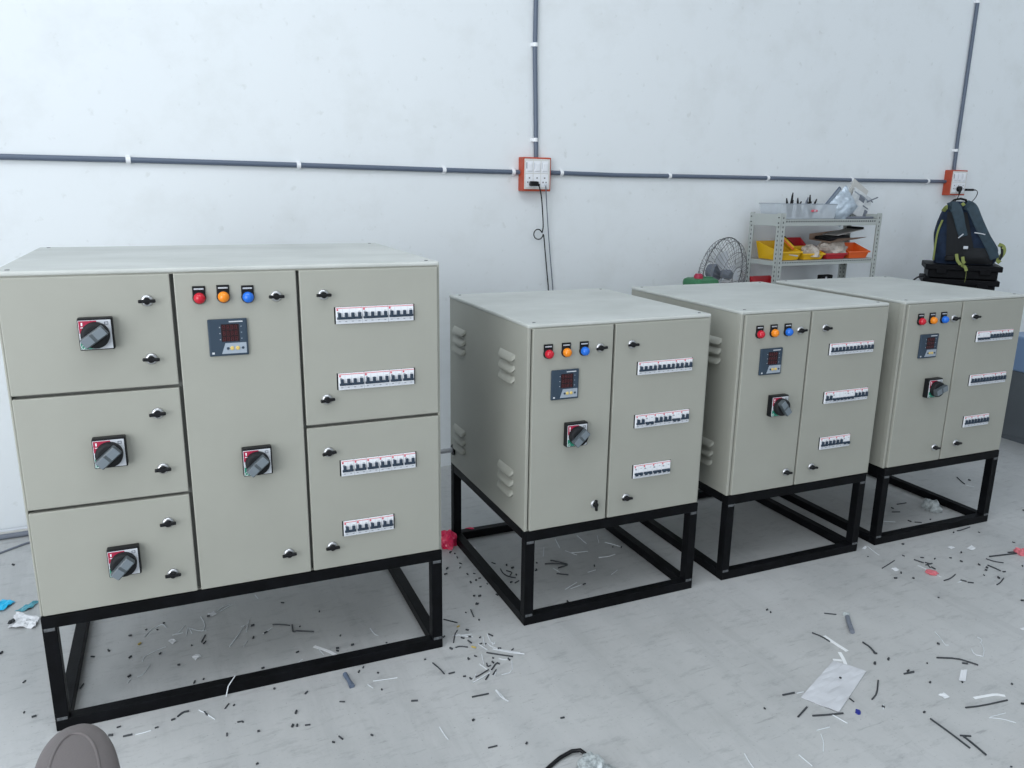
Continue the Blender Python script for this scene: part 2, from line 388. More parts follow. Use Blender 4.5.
U4 = (4, 'u'); U2 = (2, 'u'); D2 = (2, 'd'); D4 = (4, 'd')
F0 = .3407; W0, D0, H0 = 1.0901, .7788, .8929
q = F0
big = dict(
 latch=[(.325, 1.154 - q, 0), (.322, 1.006 - q, 0.05), (.324, .862 - q, -.05), (.324, .711 - q, 0), (.323, .558 - q, -.03), (.323, .408 - q, 0), (.636, 1.153 - q, 0), (.630, .413 - q, -.06), (.759, 1.152 - q, 0), (.757, .859 - q, -.1), (.755, .704 - q, -.12), (.753, .413 - q, 0)],
 switch=[(.2065, 1.080 - q, -.62), (.2065, .775 - q, -.72), (.210, .4725 - q, -.80), (.560, .707 - q, -.72)],
 lamp=[(.447, 1.156 - q, 'lensr', 'red'), (.505, 1.157 - q, 'lenso', 'amber'), (.565, 1.154 - q, 'lensb', 'blue')],
 meter=[(.461, 1.099 - q)],
 rows=[(.790, 1.009, 1.116 - q, 1.070 - q, [U4, U4, U4]), (.790, 1.008, .930 - q, .883 - q, [U4, U4, U2, U2]), (.788, 1.008,   .674 - q, .627 - q, [U2] * 6), (.788, .937, .486 - q, .440 - q, [U2] * 4)])
doorsB = [(.007, .381, .9335 - q, 1.2185 - q, 'l'), (.007, .381, .6375 - q, .9250 - q, 'l'), (.007, .381, .003, .6290 - q, 'l'),
          (.390, .690, .003, 1.2185 - q, 'l'), (.698, 1.083, .7870 - q, 1.2185 - q, 'r'), (.698, 1.083, .003, .7780 - q, 'r')]
cab = [(-1.21294, 1.81970, .40352), (.05250, 2.37956, .41684), (.80622, 2.71931, .40677), (1.53520, 3.04519, .40261)]
def at(i, z): return (cab[i][0], cab[i][1], z)
panel('largest beige-grey electrical panel with six doors and four rotary switches, at the far left', at(0, F0), cab[0][2], W0, D0, H0, doorsB, big)
stand('widest black steel stand, under the largest panel with six doors', at(0, 0), cab[0][2], W0, D0, F0)
F1 = .3412; W1, D1, H1 = .6879, .7407, .6906; q = F1
def small(i, la, sa, rows, h45):
    dx, dz = ((0, 0), (0, 0), (.010, .011), (.017, .013))[i]
    return dict(
     latch=[(.250 + dx, .945 - q + dz * .6, la[0]), (.253 + dx * .8, .405 - q, la[1]), (.369 + dx, .948 - q + dz * .5, la[2]), (.376 + dx, .410 - q, la[3])],
     switch=[(.166 + sa[0], .667 - q + sa[1], h45)],
     lamp=[(.064 + dx, .938 - q + dz, 'lensr', 'red'), (.127 + dx, .939 - q + dz, 'lenso', 'amber'), (.191 + dx, .939 - q + dz, 'lensb', 'blue')],
     meter=[(.076 + dx, .883 - q + dz)],
     rows=rows)
def lou():
    out = []
    for side in (0, 1):
        for yc in (.17, .63):
            for zc in (.905, .868, .831, .510, .473, .436):
                X = Matrix(((0, 1, 0, 0), (-1, 0, 0, yc), (0, 0, 1, zc - F1), (0, 0, 0, 1))) if side == 0 else Matrix(((0, -1, 0, W1), (1, 0, 0, yc), (0, 0, 1, zc - F1), (0, 0, 0, 1)))
                out.append(X)
    return out
def doorsS(g=0., w=0.): return [(.0125, .299 + g, .003, 1.0175 - q, 'l'), (.308 + g, .681 + w, .003, 1.0175 - q, 'r')]
def rows(dx, dz, a, b_, c): return [(.397 + dx, .613 + dx, .886 - q + dz, .842 - q + dz, a), (.397 + dx, .614 + dx, .703 - q + dz * .5, .657 - q + dz * .5, b_), (.401 + dx, .550 + dx, .524 - q, .476 - q, c)]
panel('beige-grey panel with two doors, vertical lower latch, just right of the six-door panel', at(1, F1), cab[1][2], W1, D1, H1, doorsS(),
      small(1, (-.1, 1.5, 0, 0), (0, 0), rows(0, 0, [U4, U4, U2, U2], [U2, D2, U2, U2, D2, U2], [D2] * 4), -.75), lou(), 'two-door electrical panels')
panel('middle one of the three two-door beige-grey panels, rotary handle turned down to the right', at(2, F1), cab[2][2], W1 + .010, D1, H1, doorsS(.006, .010),
      small(2, (-.1, .1, 0, .1), (.014, .012), rows(.014, .006, [U4, U4, U2, U2], [U2, D4, D2, U2, U2], [U2, U2, U2, D2]), .9), lou(), 'two-door electrical panels')
panel('beige-grey two-door panel at the right end of the row, cut by the photo edge', at(3, F1), cab[3][2], W1 + .003, D1, H1, doorsS(.009, .003),
      small(3, (-.1, .15, 0, 0), (.026, .006), rows(.020, .004, [D4, U4, U2, U2], [U4, U4, U2, U2], [U2] * 4), -.35), lou(), 'two-door electrical panels')
stand('black steel stand under the two-door panel next to the six-door panel', at(1, 0), cab[1][2], W1, D1, F1, 'stands of the two-door panels')
stand('black steel stand under the middle one of the three two-door panels', at(2, 0), cab[2][2], W1, D1, F1, 'stands of the two-door panels')
stand('black steel stand under the right-end two-door panel', at(3, 0), cab[3][2], W1, D1, F1, 'stands of the two-door panels')

# ------------------------------------------------------------------ conduits and switch boxes on the back wall
def wpt(t, o, z): return (t, -o, z)                       # in wall space: x along, -y out
def wallthing(name, label, cat, group=None): return thing(name, label, cat, (0, WD, 0), WY, group)
def conduit(label, pts, clips, r=.0115):
    g = wallthing('conduit', label, 'conduit', 'conduits on the back wall')
    b = MB(); b.tube([wpt(*p) for p in pts], r, 'pvc', 14); b.build('pipe', g)
    for (t, z, hor) in clips:
        b = MB(); n = 10
        for i in range(n):
            a0 = PI * i / n; a1 = PI * (i + 1) / n; R = r + .003
            p0 = (-math.cos(a0) * R, .0115 + math.sin(a0) * R); p1 = (-math.cos(a1) * R, .0115 + math.sin(a1) * R)
            w = .009
            vs = []
            for (s_, o) in (p0, p1):
                for k in (-w, w):
                    for rr in (0, -.003):
                        o2 = o + rr * math.sin(a0 + .15); s2 = s_ * (1 + rr / R)
                        vs.append((t + k, -o2, z + s2) if hor else (t + s2, -o2, z + k))
            b.add(vs, [(0, 1, 3, 2), (4, 6, 7, 5), (0, 2, 6, 4), (1, 5, 7, 3), (0, 4, 5, 1), (2, 3, 7, 6)], 'clip')
        for s_ in (-1, 1):
            e = r + .004
            if hor: b.box(t - .009, t + .009, -.012, 0, z + s_ * e - .003, z + s_ * e + .003, 'clip', .001)
            else: b.box(t + s_ * e - .003, t + s_ * e + .003, -.012, 0, z - .009, z + .009, 'clip', .001)
        b.build('clip', g)
o_ = .0125
conduit('grey-blue conduit running along the wall left of the middle red switch box', [(-4.09, o_, 1.529), (-3, o_, 1.527), (-1.765, o_, 1.528), (-1.08, o_, 1.524), (-.389, o_, 1.518), (.03, o_, 1.516)], [(-3.7, 1.528, 1), (-3.1, 1.527, 1), (-2.45, 1.528, 1), (-1.765, 1.528, 1), (-1.08, 1.524, 1), (-.389, 1.518, 1), (-.017, 1.516, 1)])
conduit('grey-blue conduit running along the wall between the two red switch boxes', [(.17, o_, 1.518), (.6, o_, 1.513), (.947, o_, 1.515), (1.662, o_, 1.517), (2.359, o_, 1.517), (3.25, o_, 1.522)], [(.26, 1.517, 1), (.947, 1.515, 1), (1.662, 1.517, 1), (2.359, 1.517, 1), (3.068, 1.521, 1)])
conduit('grey-blue conduit dropping from above into the middle red switch box', [(.112, o_, 1.57), (.108, o_, 1.7), (.093, o_, 2.1), (.092, o_, 4.4)], [(.104, 1.676, 0), (.093, 2.122, 0), (.092, 2.9, 0), (.092, 3.7, 0)])
conduit('grey-blue conduit dropping from above into the right red switch box', [(3.318, o_, 1.57), (3.312, o_, 1.8), (3.311, o_, 2.65), (3.311, o_, 4.4)], [(3.305, 1.727, 0), (3.311, 2.652, 0), (3.311, 3.5, 0)])
def switch_box(label, t0, z0, w=.158, h=.166, d=.055):
    g = wallthing('switch_box', label, 'switch box', 'red switch boxes on the back wall')
    b = MB(); b.box(t0, t0 + w, -d, 0, z0, z0 + h, 'orange', .003); b.build('box_body', g)
    b = MB(); b.box(t0 + .006, t0 + w - .008, -d - .005, -d + .001, z0 + .010, z0 + h - .008, 'swp', .002); pl = b.build('face_plate', g)
    cw = (w - .028) / 3
    for i in range(3):
        x = t0 + .013 + i * cw
        b = MB(); b.box(x, x + cw - .004, -d - .0065, -d - .004, z0 + .088, z0 + h - .018, 'white', .001)
        b.box(x + .007, x + cw - .011, -d - .012, -d - .006, z0 + .098, z0 + h - .030, 'white', .002)
        b.box(x + .002, x + .0055, -d - .0075, -d - .006, z0 + .11, z0 + .14, 'ink' if i == 0 else 'offw'); b.build('switch', pl)
        b = MB(); b.box(x, x + cw - .004, -d - .0065, -d - .004, z0 + .020, z0 + .084, 'white', .001)
        for (a, c) in ((.5, .055), (.28, .034), (.72, .034)):
            xx = x + (cw - .004) * a; zz = z0 + c + .010; b.box(xx - .0035, xx + .0035, -d - .0072, -d - .006, zz - .0035, zz + .0035, 'swd')
        b.build('socket', pl)
    return g
switch_box('middle red switch box on the wall, cord with a small loop hanging from it', .018, 1.424)
switch_box('red switch box on the wall directly above the dark blue backpack', 3.245, 1.432)
def cord(name, label, cat, pts, r, extra=None, k='black', n=6, smooth=1):
    P = [Vector(p) for p in pts]
    for _ in range(smooth):
        Q = [P[0]]
        for i in range(len(P) - 1): Q += [P[i] * .75 + P[i + 1] * .25, P[i] * .25 + P[i + 1] * .75]
        P = Q + [P[-1]]
    g = wallthing(name, label, cat)
    b = MB(); b.tube(P, r, k, n); b.build('cable', g)
    if extra: b = MB(); extra(b); b.build('plug', g)
    return g
d = .068
def plug1(b): b.box(.045, .085, -.098, -.0665, 1.449, 1.473, 'black', .006); b.tube([(.082, -.085, 1.462), (.094, -.085, 1.453)], .007, 'black', 10)
loop = [(.094, -.085, 1.453), (.112, -.08, 1.40), (.130, -.06, 1.33), (.146, -.04, 1.27), (.152, -.03, 1.235), (.150, -.022, 1.214)]
for i in range(0, 13):
    a = .35 + 2 * PI * i / 12.5; loop.append((.124 + .026 * math.cos(a), -.024 - .001 * i, 1.207 + .026 * math.sin(a)))
loop += [(.158, -.03, 1.195), (.172, -.02, 1.12), (.190, -.015, 1.0), (.205, -.012, .90), (.215, -.012, .6), (.23, -.012, .02), (.30, -.05, .006)]
cord('power_cord', 'black power cord with a small loop, hanging from the middle red switch box', 'power cord', loop, .0031, plug1, smooth=2)
def plug2(b): b.box(.133, .143, -.078, -.0665, 1.452, 1.462, 'offw', .002)
cord('charging_cord', 'thin straight grey cord hanging beside the looped cord from the middle switch box', 'cord', [(.138, -.074, 1.455), (.150, -.06, 1.40), (.172, -.035, 1.30), (.195, -.018, 1.17), (.215, -.012, 1.03), (.232, -.012, .90), (.25, -.012, .5), (.26, -.012, .02), (.34, -.06, .006)], .0027, plug2, 'ink')
def plug3(b):
    b.tube([(3.318, -.062, 1.475), (3.318, -.082, 1.475)], .018, 'black', 16); b.tube([(3.318, -.078, 1.467), (3.312, -.080, 1.437)], .008, 'black', 10, rs=[.009, .005])
cord('power_cord', 'black cord with a round plug, going down from the right red switch box', 'power cord', [(3.312, -.080, 1.439), (3.303, -.080, 1.415), (3.285, -.075, 1.39), (3.25, -.06, 1.36), (3.23, -.03, 1.1), (3.20, -.02, .7), (3.18, -.02, .02)], .003, plug3)
def plug4(b): b.box(3.385, 3.465, -.078, -.062, 1.462, 1.477, 'black', .004); b.tube([(3.46, -.07, 1.469), (3.488, -.07, 1.469)], .004, 'black', 8)
cord('charging_cord', 'black bar-shaped plug whose cord curls right from the right red switch box', 'cord', [(3.486, -.07, 1.469), (3.515, -.065, 1.466), (3.533, -.06, 1.448), (3.535, -.05, 1.42), (3.515, -.04, 1.39), (3.48, -.03, 1.365), (3.44, -.02, 1.34), (3.40, -.02, .9)], .0026, plug4, smooth=2)

# ------------------------------------------------------------------ boltless rack with bins
def rack():
    t0, t1, o0, o1, H = 1.512, 2.312, .06, .31, 1.322
    g = wallthing('storage_rack', 'light grey slotted-angle rack with two visible shelves, behind the two-door panels', 'rack')
    w = .034
    def slots_v(b, x, y, s):       # slotted holes along a post
        z = .04
        while z < H - .02:
            b.box(x + .012, x + .018, y - .0006, y + .0026, z, z + .010, 'hole'); z += .025
    for (x, xd) in ((t0, 1), (t1, -1)):
        for (y, yd) in ((-o1, 1), (-o0, -1)):
            b = MB(); b.box(min(x, x + xd * w), max(x, x + xd * w), min(y, y + yd * .002), max(y, y + yd * .002), 0, H, 'rack')
            b.box(min(x, x + xd * .002), max(x, x + xd * .002), min(y, y + yd * w), max(y, y + yd * w), 0, H, 'rack')
            z = .04
            while z < H - .02:
                xx = x + xd * w * .5; yy = y + yd * w * .5
                b.box(xx - .003, xx + .003, y - .0008 if yd > 0 else y - .0028, y + .0028 if yd > 0 else y + .0008, z, z + .011, 'hole')
                b.box(x - .0008 if xd > 0 else x - .0028, x + .0028 if xd > 0 else x + .0008, yy - .003, yy + .003, z, z + .011, 'hole'); z += .025
            b.build('post', g)
    for (z, nm) in ((1.252, 1), (1.028, 1), (.62, 1), (.16, 1)):
        b = MB(); lip = .036 if z > 1.2 else .026
        b.box(t0 + .004, t1 - .004, -o1 + .003, -o0 - .003, z + lip - .003, z + lip, 'rackin')
        b.box(t0 + .002, t1 - .002, -o1 + .0025, -o1 + .0045, z, z + lip, 'rack'); b.box(t0 + .002, t1 - .002, -o0 - .0045, -o0 - .0025, z, z + lip, 'rack')
        b.box(t0 + .0025, t0 + .0045, -o1 + .002, -o0 - .002, z, z + lip, 'rack'); b.box(t1 - .0045, t1 - .0025, -o1 + .002, -o0 - .002, z, z + lip, 'rack')
        x = t0 + .04
        while x < t1 - .04:
            b.box(x, x + .009, -o1 + .0015, -o1 + .004, z + lip * .55, z + lip * .8, 'hole'); x += .0185
        b.build('shelf', g)
    b = MB(); b.box(t0 - .003, t0 - .0005, -o1 - .0, -o0 + .0, 1.250, 1.316, 'rack', .0008)
    for (yy, zz) in ((-o1 + .015, 1.268), (-o1 + .015, 1.298), (-o0 - .015, 1.268), (-o0 - .015, 1.298)): b.tube([(t0 - .006, yy, zz), (t0 - .002, yy, zz)], .004, 'hole', 8)
    b.build('end_plate', g)
    b = MB(); b.box(t1 + .0005, t1 + .003, -o1, -o0, 1.250, 1.316, 'rack', .0008); b.build('end_plate', g)
rack()
def bin_(label, t, o, z, w, dp, h, k, tilt=0., yaw=0., group=None):
    # open picking bin: tapered, lower front
    g = bpy.data.objects.new('storage_bin', None)
    b = MB(); th = .003
    def wall(pts): 
        b.add(pts, [tuple(range(4))], k)
    bw, bd = w * .40, dp * .42; W2, D2 = w * .5, dp * .5
    O = [(-bw, -bd, 0), (bw, -bd, 0), (bw, bd, 0), (-bw, bd, 0), (-W2, -D2, h * .5), (W2, -D2, h * .5), (W2, D2, h), (-W2, D2, h)]
    I = [(x * .94, y * .94, zz + (th if zz == 0 else 0)) for x, y, zz in O]
    b.add(O + I, [(0, 3, 2, 1), (0, 1, 5, 4), (1, 2, 6, 5), (2, 3, 7, 6), (3, 0, 4, 7), (8, 9, 10, 11), (8, 12, 13, 9), (9, 13, 14, 10), (10, 14, 15, 11), (11, 15, 12, 8), (4, 5, 13, 12), (5, 6, 14, 13), (6, 7, 15, 14), (7, 4, 12, 15)], k)
    b.box(-W2 - .004, W2 + .004, -D2 - .004, -D2 + .003, h * .5 - .010, h * .5, k, .001)
    o_ = b.build('storage_bin', None, W3(t, o, z), Euler((tilt, 0, WY + yaw))); bpy.data.objects.remove(g)
    return tag(o_, label, 'storage bin', group)
sz = 1.0555; G = 'picking bins on the middle shelf'
bin_('yellow bin with tools at the left end of the middle rack shelf', 1.638, .180, sz, .170, .20, .10, 'yellow', 0, 0, G)
bin_('yellow bin with a plastic-wrapped piece, next to the red bin on the shelf', 1.815, .225, sz, .170, .12, .072, 'yellow', 0, 0, G)
bin_('dark red bin in front of the brown card, beside the orange bin', 1.998, .225, sz, .170, .12, .068, 'redbin', 0, 0, G)
bin_('orange bin at the right end of the rack shelf', 2.185, .225, sz, .175, .12, .085, 'orbin', 0, 0, G)
bin_('dark red bin at the back of the shelf, behind the yellow bin with wrap', 1.84, .10, sz, .16, .07, .115, 'redbin', 0, 0, G)
bin_('red bin low on the rack, seen under the left end of its middle shelf', 1.60, .19, .6485, .16, .2, .30, 'redbin', 0, 0, G)
def wobj(b, name, label, cat, t, o, z, rot=(0, 0, 0), group=None):
    return tag(b.build(name, None, W3(t, o, z), (Matrix.Rotation(WY, 4, 'Z') @ Euler(rot).to_matrix().to_4x4()).to_euler()), label, cat, group)
b = MB(); b.box(-.05, .05, -.014, .014, 0, .028, 'yellow', .006); b.box(-.05, .05, -.0145, -.012, .004, .013, 'orbin'); b.box(-.052, .04, -.010, .016, .0285, .034, 'blackm', .003)
wobj(b, 'hand_tool', 'yellow and black tool leaning in the left yellow bin', 'tool', 1.655, .22, 1.135, (0, .6, 0))
b = MB(); b.tube([(-.045, 0, 0), (0, -.01, .012), (.045, 0, .004)], .007, 'blackm', 8); b.tube([(-.04, .02, .006), (0, .02, 0), (.05, -.015, .02)], .006, 'orbin', 8); b.tube([(-.03, -.02, .014), (.04, -.02, .004)], .005, 'offw', 8)
wobj(b, 'pliers', 'black and orange handled pliers lying in the left yellow bin', 'tool', 1.66, .25, 1.075)
def crumple(name, label, cat, k, t, o, z, sx, sy, sz_, seed, nx=10, ny=8, rot=(0, 0, 0), group=None, thick=.35):
    rnd = random.Random(seed); b = MB()
    ph = [(rnd.uniform(2, 6), rnd.uniform(2, 6), rnd.uniform(0, 6)) for _ in range(4)]
    bm = bmesh.new(); bmesh.ops.create_icosphere(bm, subdivisions=3, radius=1)
    for v in bm.verts:
        x, y, zz = v.co; m = 1 + sum(.09 * math.sin(a * x * 1.6 + c * y + p) * math.cos(c * zz * 1.4 + p) for a, c, p in ph) + rnd.uniform(-.07, .07)
        v.co = Vector((x * m * sx, y * m * sy, max(zz * m, -thick) * sz_ + thick * sz_))
    b.bm(bm, k); bm.free()
    return wobj(b, name, label, cat, t, o, z, rot, group)
crumple('wrapped_part', 'pale plastic-wrapped piece lying in the second yellow bin', 'packet', 'cream', 1.83, .24, 1.070, .045, .06, .05, 3)
crumple('plastic_bag', 'crumpled clear plastic bag piled on the dark red bin', 'bag', 'cream', 2.02, .22, 1.085, .10, .07, .055, 5)
b = MB()
b.box(-.12, .11, -.08, .08, 0, .003, 'brown', .001); b.box(-.12, .11, .078, .081, 0, .035, 'brown', .001)
b.add([(-.12, -.08, .003), (.11, -.08, .003), (.13, -.13, .018), (-.10, -.12, .028)], [(0, 1, 2, 3)], 'brown'); b.add([(-.12, -.08, .001), (.11, -.08, .001), (.13, -.13, .016), (-.10, -.12, .026)], [(0, 1, 2, 3)], 'brown')
b.box(-.10, .07, -.06, .06, .003, .022, 'blackm', .006)
wobj(b, 'cardboard_box', 'open flattened brown cardboard with a black item, on top of the plastic bag', 'cardboard', 2.055, .20, 1.165, (.06, -.08, 0))
b = MB(); b.box(-.10, .12, -.06, .06, 0, .004, 'card', .001); b.box(.10, .115, -.06, .06, .004, .016, 'blackm', .002)
wobj(b, 'card_sheet', 'grey card tilted above the brown cardboard, under the top shelf', 'card', 2.13, .19, 1.205, (0, -.16, 0))
# top shelf
def tray():
    g = wallthing('clear_tray', 'frosted clear plastic tray full of pens and tools on the top shelf', 'tray')
    x0, x1, y0, y1, z0, z1 = 1.535, 1.985, -.275, -.10, 1.2895, 1.372; b = MB(); th = .002
    b.box(x0 + .02, x1 - .02, y0 + .01, y1 - .01, z0, z0 + th, 'clear')
    def sl(a, c, d_, e): b.add([a, c, d_, e], [(0, 1, 2, 3)], 'clear')
    A = [(x0 + .02, y0 + .01, z0), (x1 - .02, y0 + .01, z0), (x1 - .02, y1 - .01, z0), (x0 + .02, y1 - .01, z0)]; B = [(x0, y0, z1), (x1, y0, z1), (x1, y1, z1), (x0, y1, z1)]
    for i in range(4): sl(A[i], A[(i + 1) % 4], B[(i + 1) % 4], B[i])
    b.tube(B + [B[0]], .003, 'clear', 6); b.build('tray_body', g)
    b = MB(); b.box(1.772, 1.815, y0 - .004, y0 + .006, 1.328, 1.341, 'redmark', .003); b.box(1.785, 1.803, y0 - .0045, y0 + .006, 1.332, 1.337, 'offw'); s_ = b.build('red_sticker', g)
tray()
TG = 'tools standing in the clear tray'
for i, (t, o, h, a, k) in enumerate([(1.60, .20, .10, -.3, 'black'), (1.635, .17, .125, .05, 'black'), (1.655, .22, .10, -.2, 'black'), (1.675, .18, .085, .3, 'black'), (1.70, .2, .09, -.5, 'black'), (1.725, .18, .105, .25, 'ink'), (1.75, .21, .115, -.1, 'black'), (1.775, .19, .10, .35, 'black'), (1.80, .17, .09, -.4, 'black')]):
    b = MB(); t += .075; h *= 1.12; b.tube([(0, 0, 0), (0, 0, h * .45), (0, 0, h * .8), (.002, 0, h)], .006, k, 8, rs=[.006, .008, .006, .003]); b.tube([(.012, 0, 0), (.010, 0, h * .7)], .004, k, 6)
    wobj(b, 'hand_tool', 'dark tool tip sticking up out of the clear tray on the rack', 'tool', t, o, 1.296, (0, a, 0), TG)
def foil():
    b = MB(); rnd = random.Random(11); nu, nv = 17, 15
    off = {}
    def fn(sgn):
        def f(u, v):
            x = (u - .5) * .17; z = v * .175; e = (1 - abs(2 * u - 1) ** 3) * (1 - abs(2 * v - 1) ** 3)
            key = (round(u, 3), round(v, 3)); r_ = off.setdefault(key, rnd.uniform(-1, 1))
            return (x + r_ * .004, sgn * .035 * e + r_ * .007 * (e > .05), z + r_ * .003)
        return f
    b.grid(fn(-1), nu, nv, 'foil', True); b.grid(fn(1), nu, nv, 'foil', True)
    return b
wobj(foil(), 'silver_pouch', 'shiny silver-blue film pouch standing tilted on the right of the top shelf', 'pouch', 1.975, .25, 1.300, (.05, .80, 0))
b = MB(); b.box(-.012, .012, -.005, .005, 0, .20, 'pvc', .003); b.box(-.008, .008, -.007, -.004, .01, .19, 'facegrey', .001)
wobj(b, 'grey_strip', 'grey flat bar leaning left against the silver pouch', 'bar', 1.905, .215, 1.325, (0, .78, 0))
b = MB(); b.box(-.09, .085, -.004, .004, 0, .15, 'cardw', .001); b.box(-.085, .06, -.0055, -.0035, .12, .128, 'facegrey'); b.box(-.03, .02, -.0055, -.0035, .095, .13, 'ink'); b.box(.045, .075, -.0055, -.0035, .02, .065, 'ink', .002)
b.box(.02, .07, -.0055, -.0035, .075, .082, 'ink')
wobj(b, 'printed_card', 'white printed card box leaning behind the silver pouch at the rack end', 'card box', 2.235, .19, 1.300, (-.12, .42, 0))
b = MB(); b.box(-.075, .075, -.003, .003, 0, .105, 'card', .001)
wobj(b, 'grey_card', 'pale grey card standing highest on the rack, above the printed card', 'card', 2.235, .16, 1.395, (-.05, .5, 0))
b = MB(); b.tube([(0, 0, 0), (.04, 0, .012), (.09, 0, .024)], .004, 'ink', 6); b.tube([(.03, 0, .010), (.06, .01, -.004)], .003, 'ink', 6)
wobj(b, 'cable_scrap', 'dark wire end poking out right of the printed card', 'wire', 2.30, .20, 1.385, (0, -.05, 0))
b = MB(); b.box(-.12, .10, -.03, .03, 0, .012, 'ink', .003)
wobj(b, 'dark_tray', 'dark grey flat tray under the card at the right end of top shelf', 'tray', 2.18, .25, 1.289)
b = MB(); b.box(-.045, .045, -.02, .02, 0, .30, 'blackm', .004)
for i in range(4): b.box(-.02, -.005, -.0215, -.019, .12 + .05 * i, .14 + .05 * i, 'offw')
wobj(b, 'black_case', 'black upright case with pale marks on the shelf below the bins', 'case', 2.06, .16, .6465)

# ------------------------------------------------------------------ fan with a wire guard
def fan():
    R_ = .200; c = (1.175, -.25, .992)
    g = wallthing('pedestal_fan', 'round wire-guard fan turned sideways, left of the grey rack', 'fan')
    X = T(*c) @ Matrix.Rotation(.32, 4, 'Z') @ Matrix.Rotation(.10, 4, 'X')
    b = MB()
    def prof(q, s): return R_ * math.sin(q * PI / 2), s * .095 * math.cos(q * PI / 2)
    for s in (-1, 1):
        for i in range(44):
            a = 2 * PI * i / 44 + s * .2; pts = []
            for j in range(9):
                q = .16 + .84 * j / 8; r, y = prof(q, s); aa = a + s * .55 * q; pts.append((r * math.cos(aa), y, r * math.sin(aa)))
            b.tube(pts, .0013, 'fanw', 4, False, X)
        for q in (.16, .45, .75, 1.0):
            r, y = prof(q, s); pts = [(r * math.cos(2 * PI * i / 40), y, r * math.sin(2 * PI * i / 40)) for i in range(41)]
            b.tube(pts, .0032 if q == 1.0 else .0018, 'fanw', 6, False, X)
    b.build('wire_guard', g)
    b = MB(); b.lathe([(.02, -.005), (.028, .0), (.028, .045), (.02, .055)], 'ink', 20, X)
    b.build('hub', g)
    for kk in range(3):
        b = MB(); a0 = 2 * PI * kk / 3
        def fn(u, v):
            r = .022 + .115 * u; a = a0 + (v - .5) * (.75 - .1 * u) ; y = (v - .5) * .035
            return (r * math.cos(a), y - .01, r * math.sin(a))
        b.grid(fn, 8, 6, 'offw', True, X); b.build('blade', g)
    b = MB(); b.tube([X @ Vector((0, .03, 0)), X @ Vector((0, .09, 0))], .035, 'ink', 18, rs=[.05, .038]); b.build('motor_housing', g)
    m = X @ Vector((0, .09, 0))
    b = MB(); b.tube([m, (m.x, m.y, .03)], .014, 'blackm', 12); b.build('pole', g)
    b = MB(); b.tube([(m.x, m.y, 0), (m.x, m.y, .02), (m.x, m.y, .04)], .16, 'blackm', 28, rs=[.165, .16, .05]); b.build('base', g)
fan()
def can():
    g = wallthing('green_machine', 'green metal machine top with a red cap, left of the wire fan', 'machine')
    b = MB(); b.box(.845, .985, -.45, -.32, 0, .965, 'fan_green', .01)
    b.box(.840, .990, -.455, -.315, .935, .992, 'fan_green', .022); b.box(.835, .995, -.46, -.31, .90, .915, 'blackm', .004); b.build('housing', g)
    b = MB(); b.tube([(.885, -.40, .985), (.885, -.40, 1.004), (.885, -.40, 1.016)], .024, 'red', 16, rs=[.024, .024, .017]); b.build('cap', g)
    b = MB(); b.box(.93, .97, -.42, -.38, .985, .998, 'fan_green', .005); b.build('handle', g)
can()

# ------------------------------------------------------------------ black cases with the backpack
def crates():
    y0, x0, x1 = 4.95, 2.640, 3.065; dpt = .33; yaw = -.40
    lab = ['black plastic case on top of the stack under the backpack', 'black plastic case second from the top under the backpack', 'black plastic case third from the top under the backpack', 'tall black trunk on the floor carrying the stack of cases']
    for i, (z0, z1) in enumerate(((.925, 1.010), (.837, .922), (.749, .834), (0, .746))):
        dx = (0, -.006, .006, 0)[i]
        g = thing('black_case' if i < 3 else 'trunk', lab[i], 'case' if i < 3 else 'trunk', ((x0 + x1) / 2 + .012 + dx, y0 + dpt / 2 - .04, z0), yaw, 'black cases under the backpack' if i < 3 else None)
        w = (x1 - x0) / 2; h = z1 - z0; b = MB()
        if i < 3:
            b.box(-w + .02, w - .02, -dpt / 2 + .015, dpt / 2 - .01, 0, h - .03, 'case', .006); b.build('case_body', g)
            b = MB(); b.box(-w, w, -dpt / 2, dpt / 2, h - .034, h, 'case', .005); b.build('lid', g)
            for xx in (-.12, .12):
                b = MB(); b.box(xx - .03, xx + .03, -dpt / 2 - .004, -dpt / 2 + .02, h - .055, h - .024, 'case', .003); b.build('catch', g)
        else:
            b.box(-w + .01, w - .01, -dpt / 2, dpt / 2, 0, h, 'case', .008); b.build('trunk_body', g)
            b = MB(); b.box(-w, w, -dpt / 2 - .006, dpt / 2, h - .05, h, 'case', .004); b.build('lid', g)
crates()
